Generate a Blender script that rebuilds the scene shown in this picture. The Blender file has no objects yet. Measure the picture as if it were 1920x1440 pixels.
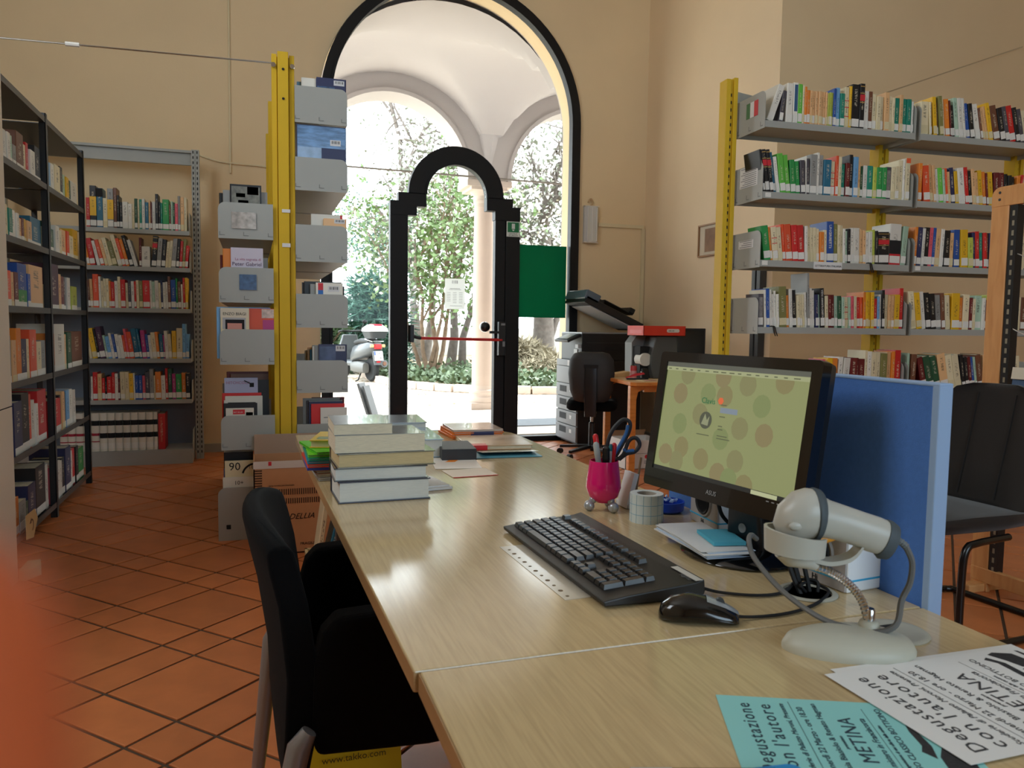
import bpy, math, random
from mathutils import Vector, Matrix
random.seed(11)
S = bpy.context.scene
C = S.collection
PI = math.pi
# ---------------------------------------------------------------- camera, sky, sun, large lights, exposure
YAW, PITCH, ROLL, CAMH = math.radians(18.3), math.radians(4.3), math.radians(0.75), 1.16
fw = Vector((math.sin(YAW) * math.cos(PITCH), math.cos(YAW) * math.cos(PITCH), -math.sin(PITCH)))
r0 = Vector((math.cos(YAW), -math.sin(YAW), 0)); u0 = r0.cross(fw)
rt = r0 * math.cos(ROLL) + u0 * math.sin(ROLL); up = u0 * math.cos(ROLL) - r0 * math.sin(ROLL)
cd = bpy.data.cameras.new('camera'); cam = bpy.data.objects.new('camera', cd); C.objects.link(cam)
cam.matrix_world = Matrix(((rt.x, up.x, -fw.x, 0), (rt.y, up.y, -fw.y, 0), (rt.z, up.z, -fw.z, CAMH), (0, 0, 0, 1)))
cd.sensor_width = 36; cd.lens = 1470 / 1920 * 36; cd.clip_start = 0.005; cd.clip_end = 200
cd.dof.use_dof = True; cd.dof.focus_distance = 2.6; cd.dof.aperture_fstop = 11.5
S.camera = cam
w = bpy.data.worlds.new('sky'); S.world = w; w.use_nodes = True
bg = w.node_tree.nodes['Background']; bg.inputs[0].default_value = (0.88, 0.95, 1, 1); bg.inputs[1].default_value = 8.0
def light(name, kind, loc, direction, energy, color, size=None, size_y=None, angle=None):
    d = bpy.data.lights.new(name, kind); o = bpy.data.objects.new(name, d); C.objects.link(o)
    o.location = loc; o.rotation_euler = Vector(direction).to_track_quat('-Z', 'Y').to_euler()
    d.energy = energy; d.color = color
    if kind == 'AREA':
        d.shape = 'RECTANGLE'; d.size = size; d.size_y = size_y
    if angle: d.angle = angle
    return o
light('sun', 'SUN', (6, 20, 12), (-0.62, -0.45, -0.9), 6, (1, 0.97, 0.92), angle=0.01)
light('rear_window_daylight', 'AREA', (2.0, -3.25, 2.4), (0, 1, 0.0), 120, (0.62, 0.83, 1), 3.2, 2.4)
light('left_window_daylight', 'AREA', (-2.5, 2.6, 3.7), (1, 0.3, 0.0), 125, (0.84, 0.92, 1), 2.8, 1.8)
S.view_settings.view_transform = 'Standard'; S.view_settings.look = 'None'
S.view_settings.exposure = 0.0; S.view_settings.gamma = 1.0; S.view_settings.use_curve_mapping = False
S.cycles.max_bounces = 8; S.cycles.diffuse_bounces = 5; S.cycles.glossy_bounces = 3
S.cycles.transparent_max_bounces = 12; S.cycles.caustics_reflective = False; S.cycles.caustics_refractive = False
S.cycles.sample_clamp_indirect = 6
# ---------------------------------------------------------------- materials
def lin(c):
    return tuple(((x / 255) / 12.92 if x / 255 <= 0.04045 else ((x / 255 + 0.055) / 1.055) ** 2.4) for x in c) + (1,)
MC = {}
def mat(name, rgb, rough=0.6, metal=0.0, var=0.0, scale=20.0, bump=0.0, bscale=200.0, emit=0.0, spec=0.5, coat=0.0, objvar=0.0, stretch=None, sheen=0.0):
    if name in MC: return MC[name]
    m = bpy.data.materials.new(name); m.use_nodes = True; MC[name] = m
    nt = m.node_tree; N = nt.nodes; L = nt.links; b = N['Principled BSDF']
    b.inputs['Base Color'].default_value = lin(rgb); b.inputs['Roughness'].default_value = rough
    b.inputs['Metallic'].default_value = metal; b.inputs['Specular IOR Level'].default_value = spec
    b.inputs['Coat Weight'].default_value = coat; b.inputs['Sheen Weight'].default_value = sheen
    if emit:
        b.inputs['Emission Color'].default_value = lin(rgb); b.inputs['Emission Strength'].default_value = emit
    if var or bump or objvar:
        tc = N.new('ShaderNodeTexCoord'); mp = N.new('ShaderNodeMapping'); L.new(tc.outputs['Object'], mp.inputs[0])
        if stretch: mp.inputs['Scale'].default_value = stretch
    col = None
    if var:
        n = N.new('ShaderNodeTexNoise'); n.inputs['Scale'].default_value = scale; n.inputs['Detail'].default_value = 5
        L.new(mp.outputs[0], n.inputs['Vector'])
        mr = N.new('ShaderNodeMapRange'); mr.inputs[1].default_value = 0.25; mr.inputs[2].default_value = 0.75
        mr.inputs[3].default_value = 1 - var; mr.inputs[4].default_value = 1 + var
        L.new(n.outputs['Fac'], mr.inputs[0]); col = mr.outputs[0]
    if objvar:
        oi = N.new('ShaderNodeObjectInfo'); mr = N.new('ShaderNodeMapRange')
        mr.inputs[3].default_value = 1 - objvar; mr.inputs[4].default_value = 1 + objvar
        L.new(oi.outputs['Random'], mr.inputs[0])
        if col:
            mm = N.new('ShaderNodeMath'); mm.operation = 'MULTIPLY'; L.new(col, mm.inputs[0]); L.new(mr.outputs[0], mm.inputs[1]); col = mm.outputs[0]
        else: col = mr.outputs[0]
    if col:
        hs = N.new('ShaderNodeHueSaturation'); hs.inputs['Color'].default_value = lin(rgb); L.new(col, hs.inputs['Value'])
        L.new(hs.outputs[0], b.inputs['Base Color'])
    if bump:
        n = N.new('ShaderNodeTexNoise'); n.inputs['Scale'].default_value = bscale; n.inputs['Detail'].default_value = 4
        L.new(mp.outputs[0], n.inputs['Vector'])
        bp = N.new('ShaderNodeBump'); bp.inputs['Strength'].default_value = bump; bp.inputs['Distance'].default_value = 0.004
        L.new(n.outputs['Fac'], bp.inputs['Height']); L.new(bp.outputs[0], b.inputs['Normal'])
    return m
def glass(name, tint=(1, 1, 1), refl=0.6):
    if name in MC: return MC[name]
    m = bpy.data.materials.new(name); m.use_nodes = True; MC[name] = m
    nt = m.node_tree; N = nt.nodes; L = nt.links; N.remove(N['Principled BSDF'])
    t = N.new('ShaderNodeBsdfTransparent'); t.inputs[0].default_value = (*tint, 1)
    g = N.new('ShaderNodeBsdfGlossy'); g.inputs['Roughness'].default_value = 0.01
    f = N.new('ShaderNodeFresnel'); f.inputs[0].default_value = 1.45; ge = N.new('ShaderNodeNewGeometry')
    bf = N.new('ShaderNodeMath'); bf.operation = 'MULTIPLY_ADD'; bf.inputs[1].default_value = -refl; bf.inputs[2].default_value = refl; L.new(ge.outputs['Backfacing'], bf.inputs[0])
    mu = N.new('ShaderNodeMath'); mu.operation = 'MULTIPLY'; L.new(bf.outputs[0], mu.inputs[1])
    mx = N.new('ShaderNodeMixShader'); L.new(f.outputs[0], mu.inputs[0]); L.new(mu.outputs[0], mx.inputs[0]); L.new(t.outputs[0], mx.inputs[1]); L.new(g.outputs[0], mx.inputs[2])
    L.new(mx.outputs[0], N['Material Output'].inputs[0])
    return m
def sheer(name, rgb, fac=0.5, rough=0.7):
    """paper or card that lets daylight through"""
    if name in MC: return MC[name]
    m = mat(name, rgb, rough); nt = m.node_tree; N = nt.nodes; L = nt.links
    t = N.new('ShaderNodeBsdfTranslucent'); t.inputs[0].default_value = lin(rgb); mx = N.new('ShaderNodeMixShader'); mx.inputs[0].default_value = fac
    L.new(N['Principled BSDF'].outputs[0], mx.inputs[1]); L.new(t.outputs[0], mx.inputs[2]); L.new(mx.outputs[0], N['Material Output'].inputs[0])
    return m
def wood(name, rgb, dark, sc=(3, 60, 60), rough=0.35, coat=0.0, spec=0.5):
    if name in MC: return MC[name]
    m = mat(name, rgb, rough=rough, coat=coat, spec=spec)
    nt = m.node_tree; N = nt.nodes; L = nt.links; b = N['Principled BSDF']
    tc = N.new('ShaderNodeTexCoord'); mp = N.new('ShaderNodeMapping'); mp.inputs['Scale'].default_value = sc
    L.new(tc.outputs['Object'], mp.inputs[0])
    n = N.new('ShaderNodeTexNoise'); n.inputs['Scale'].default_value = 3; n.inputs['Detail'].default_value = 6; n.inputs['Distortion'].default_value = 0.4
    L.new(mp.outputs[0], n.inputs['Vector'])
    cr = N.new('ShaderNodeValToRGB'); cr.color_ramp.elements[0].position = 0.3; cr.color_ramp.elements[1].position = 0.62
    cr.color_ramp.elements[0].color = lin(dark); cr.color_ramp.elements[1].color = lin(rgb)
    L.new(n.outputs['Fac'], cr.inputs[0]); L.new(cr.outputs[0], b.inputs['Base Color'])
    return m
# ---------------------------------------------------------------- mesh builder
class MB:
    def __init__(s): s.v = []; s.f = []; s.m = []; s.cur = 0
    def add(s, vs, fs):
        o = len(s.v); s.v += [tuple(v) for v in vs]
        for f in fs: s.f.append(tuple(i + o for i in f)); s.m.append(s.cur)
        return s
    def box(s, x0, y0, z0, x1, y1, z1):
        v = [(x0, y0, z0), (x1, y0, z0), (x1, y1, z0), (x0, y1, z0), (x0, y0, z1), (x1, y0, z1), (x1, y1, z1), (x0, y1, z1)]
        return s.add(v, [(0, 3, 2, 1), (4, 5, 6, 7), (0, 1, 5, 4), (1, 2, 6, 5), (2, 3, 7, 6), (3, 0, 4, 7)])
    def cbox(s, c, d, M=None):
        a = MB().box(-d[0] / 2, -d[1] / 2, -d[2] / 2, d[0] / 2, d[1] / 2, d[2] / 2)
        T = Matrix.Translation(c) @ (M.to_4x4() if M else Matrix())
        return s.add([T @ Vector(v) for v in a.v], a.f)
    def prism(s, poly, axis, a, b):
        n = len(poly)
        def P(p, t): return {'x': (t, p[0], p[1]), 'y': (p[0], t, p[1]), 'z': (p[0], p[1], t)}[axis]
        v = [P(p, a) for p in poly] + [P(p, b) for p in poly]
        f = [tuple(range(n - 1, -1, -1)), tuple(range(n, 2 * n))] + [(i, (i + 1) % n, (i + 1) % n + n, i + n) for i in range(n)]
        return s.add(v, f)
    def strip(s, outer, inner, axis, a, b, closed=False):
        n = len(outer)
        def P(p, t): return {'x': (t, p[0], p[1]), 'y': (p[0], t, p[1]), 'z': (p[0], p[1], t)}[axis]
        v = [P(p, a) for p in outer] + [P(p, a) for p in inner] + [P(p, b) for p in outer] + [P(p, b) for p in inner]
        f = []
        for i in range(n if closed else n - 1):
            j = (i + 1) % n
            f += [(i, j, n + j, n + i), (2 * n + i, 3 * n + i, 3 * n + j, 2 * n + j), (i, 2 * n + i, 2 * n + j, j), (n + i, n + j, 3 * n + j, 3 * n + i)]
        if not closed: f += [(0, n, 3 * n, 2 * n), (n - 1, 3 * n - 1, 4 * n - 1, 2 * n - 1)]
        return s.add(v, f)
    def rings(s, R, cap=True, closed=False):
        n = len(R[0]); v = [p for r in R for p in r]; f = []
        k = len(R)
        for i in range(k if closed else k - 1):
            a = i * n; b = ((i + 1) % k) * n
            for j in range(n): f.append((a + j, a + (j + 1) % n, b + (j + 1) % n, b + j))
        if cap and not closed: f += [tuple(range(n - 1, -1, -1)), tuple(range((k - 1) * n, k * n))]
        return s.add(v, f)
    def cyl(s, p0, p1, r0, r1=None, n=16, cap=True):
        return s.tube([p0, p1], [r0, r0 if r1 is None else r1], n, cap)
    def tube(s, pts, r, n=8, cap=True, closed=False):
        pts = [Vector(p) for p in pts]; k = len(pts); rr = r if isinstance(r, (list, tuple)) else [r] * k
        R = []; nrm = None
        for i, p in enumerate(pts):
            a = pts[i - 1] if (i or closed) else p; b = pts[(i + 1) % k] if (i < k - 1 or closed) else p
            t = (b - a).normalized()
            if nrm is None: nrm = t.orthogonal().normalized()
            else: nrm = (nrm - t * nrm.dot(t)).normalized()
            bn = t.cross(nrm)
            R.append([p + (nrm * math.cos(2 * PI * j / n) + bn * math.sin(2 * PI * j / n)) * rr[i] for j in range(n)])
        return s.rings(R, cap, closed)
    def lathe(s, prof, c=(0, 0, 0), n=24, cap=True):
        return s.rings([[(c[0] + r * math.cos(2 * PI * j / n), c[1] + r * math.sin(2 * PI * j / n), c[2] + z) for j in range(n)] for r, z in prof], cap)
    def ball(s, c, r, n=12, m=8):
        rx, ry, rz = r if isinstance(r, (list, tuple)) else (r, r, r)
        R = []
        for i in range(m + 1):
            a = -PI / 2 + PI * (i + 0.02) / (m + 0.04); q = math.cos(a)
            R.append([(c[0] + rx * q * math.cos(2 * PI * j / n), c[1] + ry * q * math.sin(2 * PI * j / n), c[2] + rz * math.sin(a)) for j in range(n)])
        return s.rings(R)
    def put(s, o, T):
        k = s.cur; n = len(s.v); s.v += [tuple(T @ Vector(v)) for v in o.v]
        for f, m in zip(o.f, o.m): s.f.append(tuple(i + n for i in f)); s.m.append(m if m else k)
        return s
    def mesh(s, name, mats, smooth=0):
        me = bpy.data.meshes.new(name); me.from_pydata(s.v, [], s.f)
        for m in (mats if isinstance(mats, (list, tuple)) else [mats]): me.materials.append(m)
        if any(s.m): me.polygons.foreach_set('material_index', s.m)
        if smooth:
            me.polygons.foreach_set('use_smooth', [True] * len(s.f)); me.set_sharp_from_angle(angle=math.radians(smooth))
        me.update()
        return me
def rot(v, deg, axis='Z'): return Matrix.Rotation(math.radians(deg), 4, axis) @ Vector(v)
def link(name, me, parent=None, loc=None, rz=0.0, M=None):
    o = bpy.data.objects.new(name, me); C.objects.link(o)
    if parent: o.parent = parent
    if M is not None: o.matrix_world = M
    elif loc is not None: o.location = loc; o.rotation_euler = (0, 0, rz)
    return o
def tag(o, label=None, cat=None, group=None, kind=None):
    if label: o['label'] = label
    if cat: o['category'] = cat
    if group: o['group'] = group
    if kind: o['kind'] = kind
    return o
def thing(name, label, cat, loc=(0, 0, 0), rz=0.0, group=None):
    return tag(link(name, None, None, loc, rz), label, cat, group)
def part(name, mb, m, parent, smooth=0, bevel=0, label=None, seg=2):
    o = link(name, mb.mesh(name, m, smooth), parent)
    if bevel:
        b = o.modifiers.new('bevel', 'BEVEL'); b.width = bevel; b.segments = seg; b.limit_method = 'ANGLE'
    if label: o['label'] = label
    return o
def solo(name, mb, m, label, cat, loc=(0, 0, 0), rz=0.0, group=None, smooth=0, bevel=0):
    o = link(name, mb.mesh(name, m, smooth), None, loc, rz)
    if bevel:
        b = o.modifiers.new('bevel', 'BEVEL'); b.width = bevel; b.segments = 2; b.limit_method = 'ANGLE'
    return tag(o, label, cat, group)
def struct(name, mb, m, smooth=0, parent=None):
    o = link(name, mb.mesh(name, m, smooth), parent)
    if not parent: o['kind'] = 'structure'
    return o
TC = {}
def text_mesh(body, size, extrude=0.0003, align='LEFT', shear=0.0, space=1.0, width=None):
    cu = bpy.data.curves.new('t', 'FONT'); cu.body = body; cu.size = size; cu.extrude = extrude; cu.align_x = align; cu.shear = shear
    cu.resolution_u = 2; cu.space_character = space
    ob = bpy.data.objects.new('t', cu); me = bpy.data.meshes.new_from_object(ob)
    bpy.data.objects.remove(ob); bpy.data.curves.remove(cu)
    if width:
        xs = [v.co.x for v in me.vertices]; k = width / max(1e-6, max(xs) - min(xs))
        for v in me.vertices: v.co.x *= k
    return me
def lettering(body, size, origin, xdir, ydir, m, parent=None, name='lettering', **k):
    """text lying in the plane of xdir and ydir with its baseline start at origin (in the parent's frame)"""
    me = text_mesh(body, size, **k); me.materials.clear(); me.materials.append(m)
    x = Vector(xdir).normalized(); y = Vector(ydir); y = (y - x * y.dot(x)).normalized(); z = x.cross(y)
    T = Matrix(((x.x, y.x, z.x, origin[0]), (x.y, y.y, z.y, origin[1]), (x.z, y.z, z.z, origin[2]), (0, 0, 0, 1)))
    o = link(name, me, parent); o.matrix_local = T
    return o
def arc(cx, cz, r, a0, a1, n):
    return [(cx + r * math.cos(math.radians(a0 + (a1 - a0) * i / n)), cz + r * math.sin(math.radians(a0 + (a1 - a0) * i / n))) for i in range(n + 1)]
def rrect(x0, y0, x1, y1, r, n=4):
    p = []
    for cx, cy, a in ((x1 - r, y1 - r, 0), (x0 + r, y1 - r, 90), (x0 + r, y0 + r, 180), (x1 - r, y0 + r, 270)):
        p += arc(cx, cy, r, a, a + 90, n)
    return p
def smooth_path(pts, k=6):
    P = [Vector(p) for p in pts]; out = []
    for i in range(len(P) - 1):
        a = P[max(i - 1, 0)]; b = P[i]; c = P[i + 1]; d = P[min(i + 2, len(P) - 1)]
        for j in range(k):
            t = j / k
            out.append(0.5 * ((2 * b) + (c - a) * t + (2 * a - 5 * b + 4 * c - d) * t * t + (3 * b - a - 3 * c + d) * t ** 3))
    return out + [P[-1]]
BLACK = mat('black_plastic', (22, 22, 24), 0.35); MATTE = mat('matte_black', (16, 16, 17), 0.7)
GREYM = mat('grey_steel_paint', (166, 168, 162), 0.45, var=0.03, scale=6); DGREY = mat('dark_grey', (60, 62, 64), 0.5)
YEL = mat('yellow_steel_paint', (216, 178, 44), 0.62, spec=0.25, var=0.04, scale=5); CHROME = mat('chrome', (210, 212, 215), 0.15, 1.0)
WHITE = mat('white_paper', (226, 226, 224), 0.7); INK = mat('printed_ink', (24, 24, 26), 0.8)
PAGES = mat('page_edges', (226, 217, 192), 0.85, var=0.12, scale=60, stretch=(1, 1, 12)); STICK = mat('spine_sticker', (232, 230, 222), 0.6, var=0.1, scale=260)
# ================================================================ room shell
WALLM = mat('plaster_wall', (230, 207, 168), 0.9, var=0.05, scale=1.3, bump=0.15, bscale=60)
WALLR = mat('plaster_wall_lit', (234, 212, 178), 0.9, var=0.05, scale=1.1, bump=0.15, bscale=60)  # same plaster; light falling on the right wall is put into its tone
EXTW = mat('peach_exterior_plaster', (188, 182, 180), 0.9, var=0.03, scale=1.5)
TRIM = mat('cream_trim', (222, 208, 172), 0.6)
GROUT = mat('tile_grout', (84, 66, 50), 0.95, var=0.15, scale=30)
TILE = mat('terracotta_tile', (200, 118, 68), 0.36, var=0.13, scale=7, objvar=0.1, bump=0.12, bscale=25)
YW, CX, SP = 7.4, 1.86, 3.14
b = MB(); b.box(-2.75, YW, 0, CX - 1.27, YW + 0.45, 5.3); b.box(CX + 1.27, YW, 0, 4.3, YW + 0.45, 5.3)
a = arc(CX, SP, 1.27, 180, 0, 40); b.strip([(x, 5.3) for x, z in a], a, 'y', YW, YW + 0.45)
b.cur = 1; b.box(-9, YW + 0.45, 0, CX - 1.27, YW + 0.47, 5.3); b.box(CX + 1.27, YW + 0.45, 0, 12, YW + 0.47, 5.3); b.strip([(x, 5.3) for x, z in a], a, 'y', YW + 0.45, YW + 0.47)
struct('wall_back', b, [WALLM, EXTW])
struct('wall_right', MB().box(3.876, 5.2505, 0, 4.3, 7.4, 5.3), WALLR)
struct('wall_alcove', MB().box(3.8765, 5.25, 0, 8.2, 5.6, 5.3), WALLM)
struct('wall_east', MB().box(8.0, -3.5, 0, 8.2, 5.25, 5.3), WALLM)
struct('wall_left', MB().box(-2.75, -3.5, 0, -2.6, 7.4, 5.3), WALLM)
struct('wall_front', MB().box(-2.75, -3.65, 0, 8.2, -3.5, 5.3), WALLM)
struct('ceiling', MB().box(-2.75, -3.65, 5.3, 8.2, 7.85, 5.5), mat('ceiling_white', (235, 228, 214), 0.9))
fl = struct('floor', MB().box(-2.75, -3.65, -0.15, 8.2, 7.85, -0.005), GROUT)
# terracotta tiles laid diagonally: 33 cm squares divided by 17 cm strips
e1 = Vector((math.cos(math.radians(-47)), math.sin(math.radians(-47)), 0)); e2 = Vector((-e1.y, e1.x, 0))
def tile_mb(a, c):
    g = 0.006; h = 0.004
    o = [(-a / 2 + g, -c / 2 + g), (a / 2 - g, -c / 2 + g), (a / 2 - g, c / 2 - g), (-a / 2 + g, c / 2 - g)]
    m = MB(); R = [[(x, y, -0.006) for x, y in o], [(x, y, -0.0015) for x, y in o], [(x * (1 - 2 * h / a), y * (1 - 2 * h / c), 0) for x, y in o]]
    m.rings(R, False); m.add(R[2], [(0, 1, 2, 3)]); return m
tm = {}; rest = MB(); ntile = 0
for iu in range(-40, 30):
    for iv in range(-30, 40):
        for ua, ub in ((0.10, 0.267), (0.267, 0.60)):
            for va, vb in ((0.30, 0.467), (0.467, 0.80)):
                p = e1 * (iu * 0.5 + (ua + ub) / 2) + e2 * (iv * 0.5 + (va + vb) / 2)
                if not (-2.7 < p.x < 8 and -3.5 < p.y < 7.55): continue
                if p.x > 3.9 and p.y > 5.25: continue
                see = (-1.45 < p.x < 0.62 and 2.0 < p.y < 7.45) or (1.0 < p.x < 3.3 and 5.3 < p.y < 7.45) or (2.35 < p.x < 3.4 and 1.7 < p.y < 2.9)
                k = (round(ub - ua, 3), round(vb - va, 3))
                if k not in tm: tm[k] = (tile_mb(*k), tile_mb(*k).mesh('tile', TILE))
                M = Matrix(((e1.x, e2.x, 0, p.x), (e1.y, e2.y, 0, p.y), (0, 0, 1, random.uniform(-0.0006, 0.0006)), (0, 0, 0, 1)))
                if see and ntile < 300:
                    o = link('tile', tm[k][1], fl); o.matrix_local = M; ntile += 1
                elif p.y > -1.5: rest.put(tm[k][0], M)
tag(part('tile_field', rest, TILE, fl), kind='stuff')
struct('baseboard_back', MB().box(-0.45, 7.375, 0, 0.59, 7.4, 0.075), mat('grey_baseboard', (170, 166, 152), 0.6))
struct('baseboard_right', MB().box(3.13, 7.375, 0, 3.876, 7.4, 0.075).box(3.851, 5.25, 0, 3.876, 7.375, 0.075), MC['grey_baseboard'])
struct('trim_1', MB().box(3.34, 7.38, 2.17, 3.86, 7.4, 2.205).box(3.835, 7.375, 0.075, 3.87, 7.4, 2.17), TRIM)
b = MB(); b.tube([(-0.165, 7.39, 5.2), (-0.17, 7.39, 2.45)], 0.009, 6); b.tube(smooth_path([(-0.47, 7.385, 2.6), (-0.3, 7.385, 2.55), (-0.17, 7.385, 2.535), (0.05, 7.385, 2.53), (0.3, 7.385, 2.51), (0.58, 7.385, 2.5)]), 0.008, 6)
struct('trim_2', b, TRIM)
# ---------------------------------------------------------------- arched window and glass door
FR = mat('black_iron_frame', (9, 9, 10), 0.55, spec=0.35); GL = glass('window_glass', (0.97, 0.985, 0.98), 0.5)
win = tag(link('window_1', None), kind='structure'); win.location = (0, 0, 0)
b = MB(); ao = arc(CX, SP, 1.262, 180, 0, 40); ai = arc(CX, SP, 1.18, 180, 0, 40)
b.strip([(CX - 1.262, 0)] + ao + [(CX + 1.262, 0)], [(CX - 1.18, 0)] + ai + [(CX + 1.18, 0)], 'y', 7.36, 7.46)
ao = arc(CX, SP, 1.19, 180, 0, 40); ai = arc(CX, SP, 1.165, 180, 0, 40)
b.strip([(CX - 1.19, 0)] + ao + [(CX + 1.19, 0)], [(CX - 1.165, 0)] + ai + [(CX + 1.165, 0)], 'y', 7.34, 7.43)
part('frame', b, FR, win, smooth=40)
part('sill', MB().box(CX - 1.18, 7.35, 0, 1.22, 7.45, 0.05).box(2.49, 7.35, 0, CX + 1.18, 7.45, 0.05), FR, win)
part('pane', MB().box(0.69, 7.42, 0.05, 1.22, 7.426, 2.3), GL, win); part('pane', MB().box(2.49, 7.42, 0.05, 3.03, 7.426, 2.3), GL, win)
part('pane', MB().prism([(CX + 1.175, 2.3)] + arc(CX, SP, 1.175, 0, 180, 30) + [(CX - 1.175, 2.3)], 'y', 7.42, 7.426), GL, win)
dr = tag(link('door_1', None), kind='structure')
Z0 = 0.0
b = MB(); b.box(1.22, 7.34, Z0, 1.386, 7.44, 2.17); part('stile', b, FR, dr, bevel=0.004)
b = MB(); b.box(2.345, 7.335, Z0, 2.49, 7.44, 2.17); part('door_post', b, FR, dr, bevel=0.004)
part('stile', MB().box(2.24, 7.345, Z0, 2.343, 7.43, 2.17), FR, dr, bevel=0.004)
b = MB(); b.box(1.22, 7.34, 2.17, 1.47, 7.44, 2.255).box(1.22, 7.34, 2.255, 1.56, 7.44, 2.30).box(1.295, 7.34, 2.30, 1.56, 7.44, 2.378)
b.box(2.235, 7.34, 2.17, 2.49, 7.44, 2.255).box(2.15, 7.34, 2.255, 2.49, 7.44, 2.30).box(2.15, 7.34, 2.30, 2.415, 7.44, 2.378)
b.strip(arc(1.855, 2.372, 0.464, 180, 0, 32), arc(1.855, 2.372, 0.297, 180, 0, 32), 'y', 7.34, 7.44)
part('arched_head', b, FR, dr, smooth=30)
b = MB(); b.strip(arc(1.855, 2.372, 0.312, 180, 0, 32), arc(1.855, 2.372, 0.29, 180, 0, 32), 'y', 7.325, 7.345); part('glazing_bead', b, FR, dr, smooth=30)
part('bottom_rail', MB().box(1.386, 7.345, Z0, 2.24, 7.43, 0.13), FR, dr)
part('pane', MB().prism([(2.24, 0.12), (2.24, 2.256), (2.152, 2.256)] + arc(1.855, 2.372, 0.297, 0, 180, 24) + [(1.558, 2.256), (1.386, 2.17), (1.386, 0.12)], 'y', 7.392, 7.398), GL, dr)
pb = part('push_bar', MB().tube(smooth_path([(1.44, 7.30, 1.045), (1.46, 7.285, 1.03), (1.52, 7.28, 1.026)]) + [Vector((2.30, 7.28, 1.014))], 0.014, 10), mat('red_bar', (205, 36, 36), 0.35), dr, smooth=40)
part('bar_end', MB().box(1.386, 7.24, 0.985, 1.43, 7.345, 1.15), BLACK, pb, bevel=0.008)
part('bar_elbow', MB().tube(smooth_path([(1.42, 7.29, 1.08), (1.435, 7.285, 1.045), (1.47, 7.28, 1.03), (1.50, 7.28, 1.028)]), 0.017, 10), BLACK, pb, smooth=40)
lk = part('lock_case', MB().box(2.262, 7.27, 0.86, 2.335, 7.345, 1.19), BLACK, dr, bevel=0.006)
part('latch_lever', MB().box(2.17, 7.27, 1.075, 2.27, 7.29, 1.10), BLACK, lk, bevel=0.004)
part('keyhole_plate', MB().box(2.285, 7.262, 1.155, 2.325, 7.27, 1.175).box(2.30, 7.262, 0.95, 2.325, 7.27, 1.0), mat('worn_metal', (140, 140, 140), 0.4, 0.8), lk)
kn = part('pull_knob', MB().lathe([(0.03, 0), (0.046, 0.01), (0.048, 0.03), (0.036, 0.045), (0, 0.05)], n=20), BLACK, dr, smooth=50)
kn.matrix_local = Matrix.Translation((2.153, 7.39, 1.138)) @ Matrix.Rotation(PI / 2, 4, 'X')
part('collar', MB().lathe([(0.05, -0.004), (0.052, 0.004), (0.048, 0.012)], n=20), CHROME, kn, smooth=50)
# signs on the door
sg = thing('exit_sign', 'small green emergency exit sign with white door pictogram on the black door post', 'sign', (2.416, 7.333, 2.017))
part('sign_board', MB().box(-0.067, -0.004, 0, 0.067, 0, 0.145), mat('sign_white', (226, 232, 226), 0.5), sg)
part('green_field', MB().box(-0.058, -0.006, 0.042, 0.058, -0.004, 0.138), mat('sign_green', (22, 120, 72), 0.5), sg)
part('pictogram', MB().box(-0.016, -0.0075, 0.075, 0.016, -0.006, 0.125).prism([(-0.014, 0.068), (0, 0.052), (0.014, 0.068)], 'y', -0.0075, -0.006), MC['sign_white'], sg)
lettering('USCITA DI', 0.018, (0, -0.0045, 0.024), (1, 0, 0), (0, 0, 1), INK, sg, align='CENTER'); lettering('SICUREZZA', 0.018, (0, -0.0045, 0.006), (1, 0, 0), (0, 0, 1), INK, sg, align='CENTER')
solo('green_panel', MB().box(2.494, 7.412, 1.238, 3.012, 7.419, 1.955), sheer('green_card', (14, 122, 92), 0.7), 'plain green rectangular sheet taped inside the glass beside the door', 'poster')
nt = thing('opening_hours_notice', 'white printed notice of opening hours taped to the door glass', 'notice', (1.853, 7.391, 1.306))
part('sheet', MB().box(-0.099, -0.001, 0, 0.099, 0, 0.292), sheer('notice_paper', (236, 238, 236), .6), nt)
GINK = mat('faded_ink', (130, 132, 134), 0.8)
b = MB()
for i, (x0, x1) in enumerate(((-0.028, -0.022), (-0.013, -0.009), (0.0, 0.006), (0.012, 0.016), (0.02, 0.026))): b.box(x0, -0.002, 0.245, x1, -0.001, 0.275)
for r_ in range(7):
    for x0 in (-0.08, -0.02, 0.04):
        if r_ > 0 or x0 > -0.05: b.box(x0, -0.0018, 0.06 + r_ * 0.016, x0 + 0.036, -0.001, 0.063 + r_ * 0.016)
b.box(-0.05, -0.0018, 0.195, 0.05, -0.001, 0.199).box(-0.06, -0.0018, 0.185, 0.06, -0.001, 0.188).box(-0.05, -0.0018, 0.03, 0.07, -0.001, 0.033)
tag(part('printed_lines', b, GINK, nt), kind='stuff')
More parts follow.
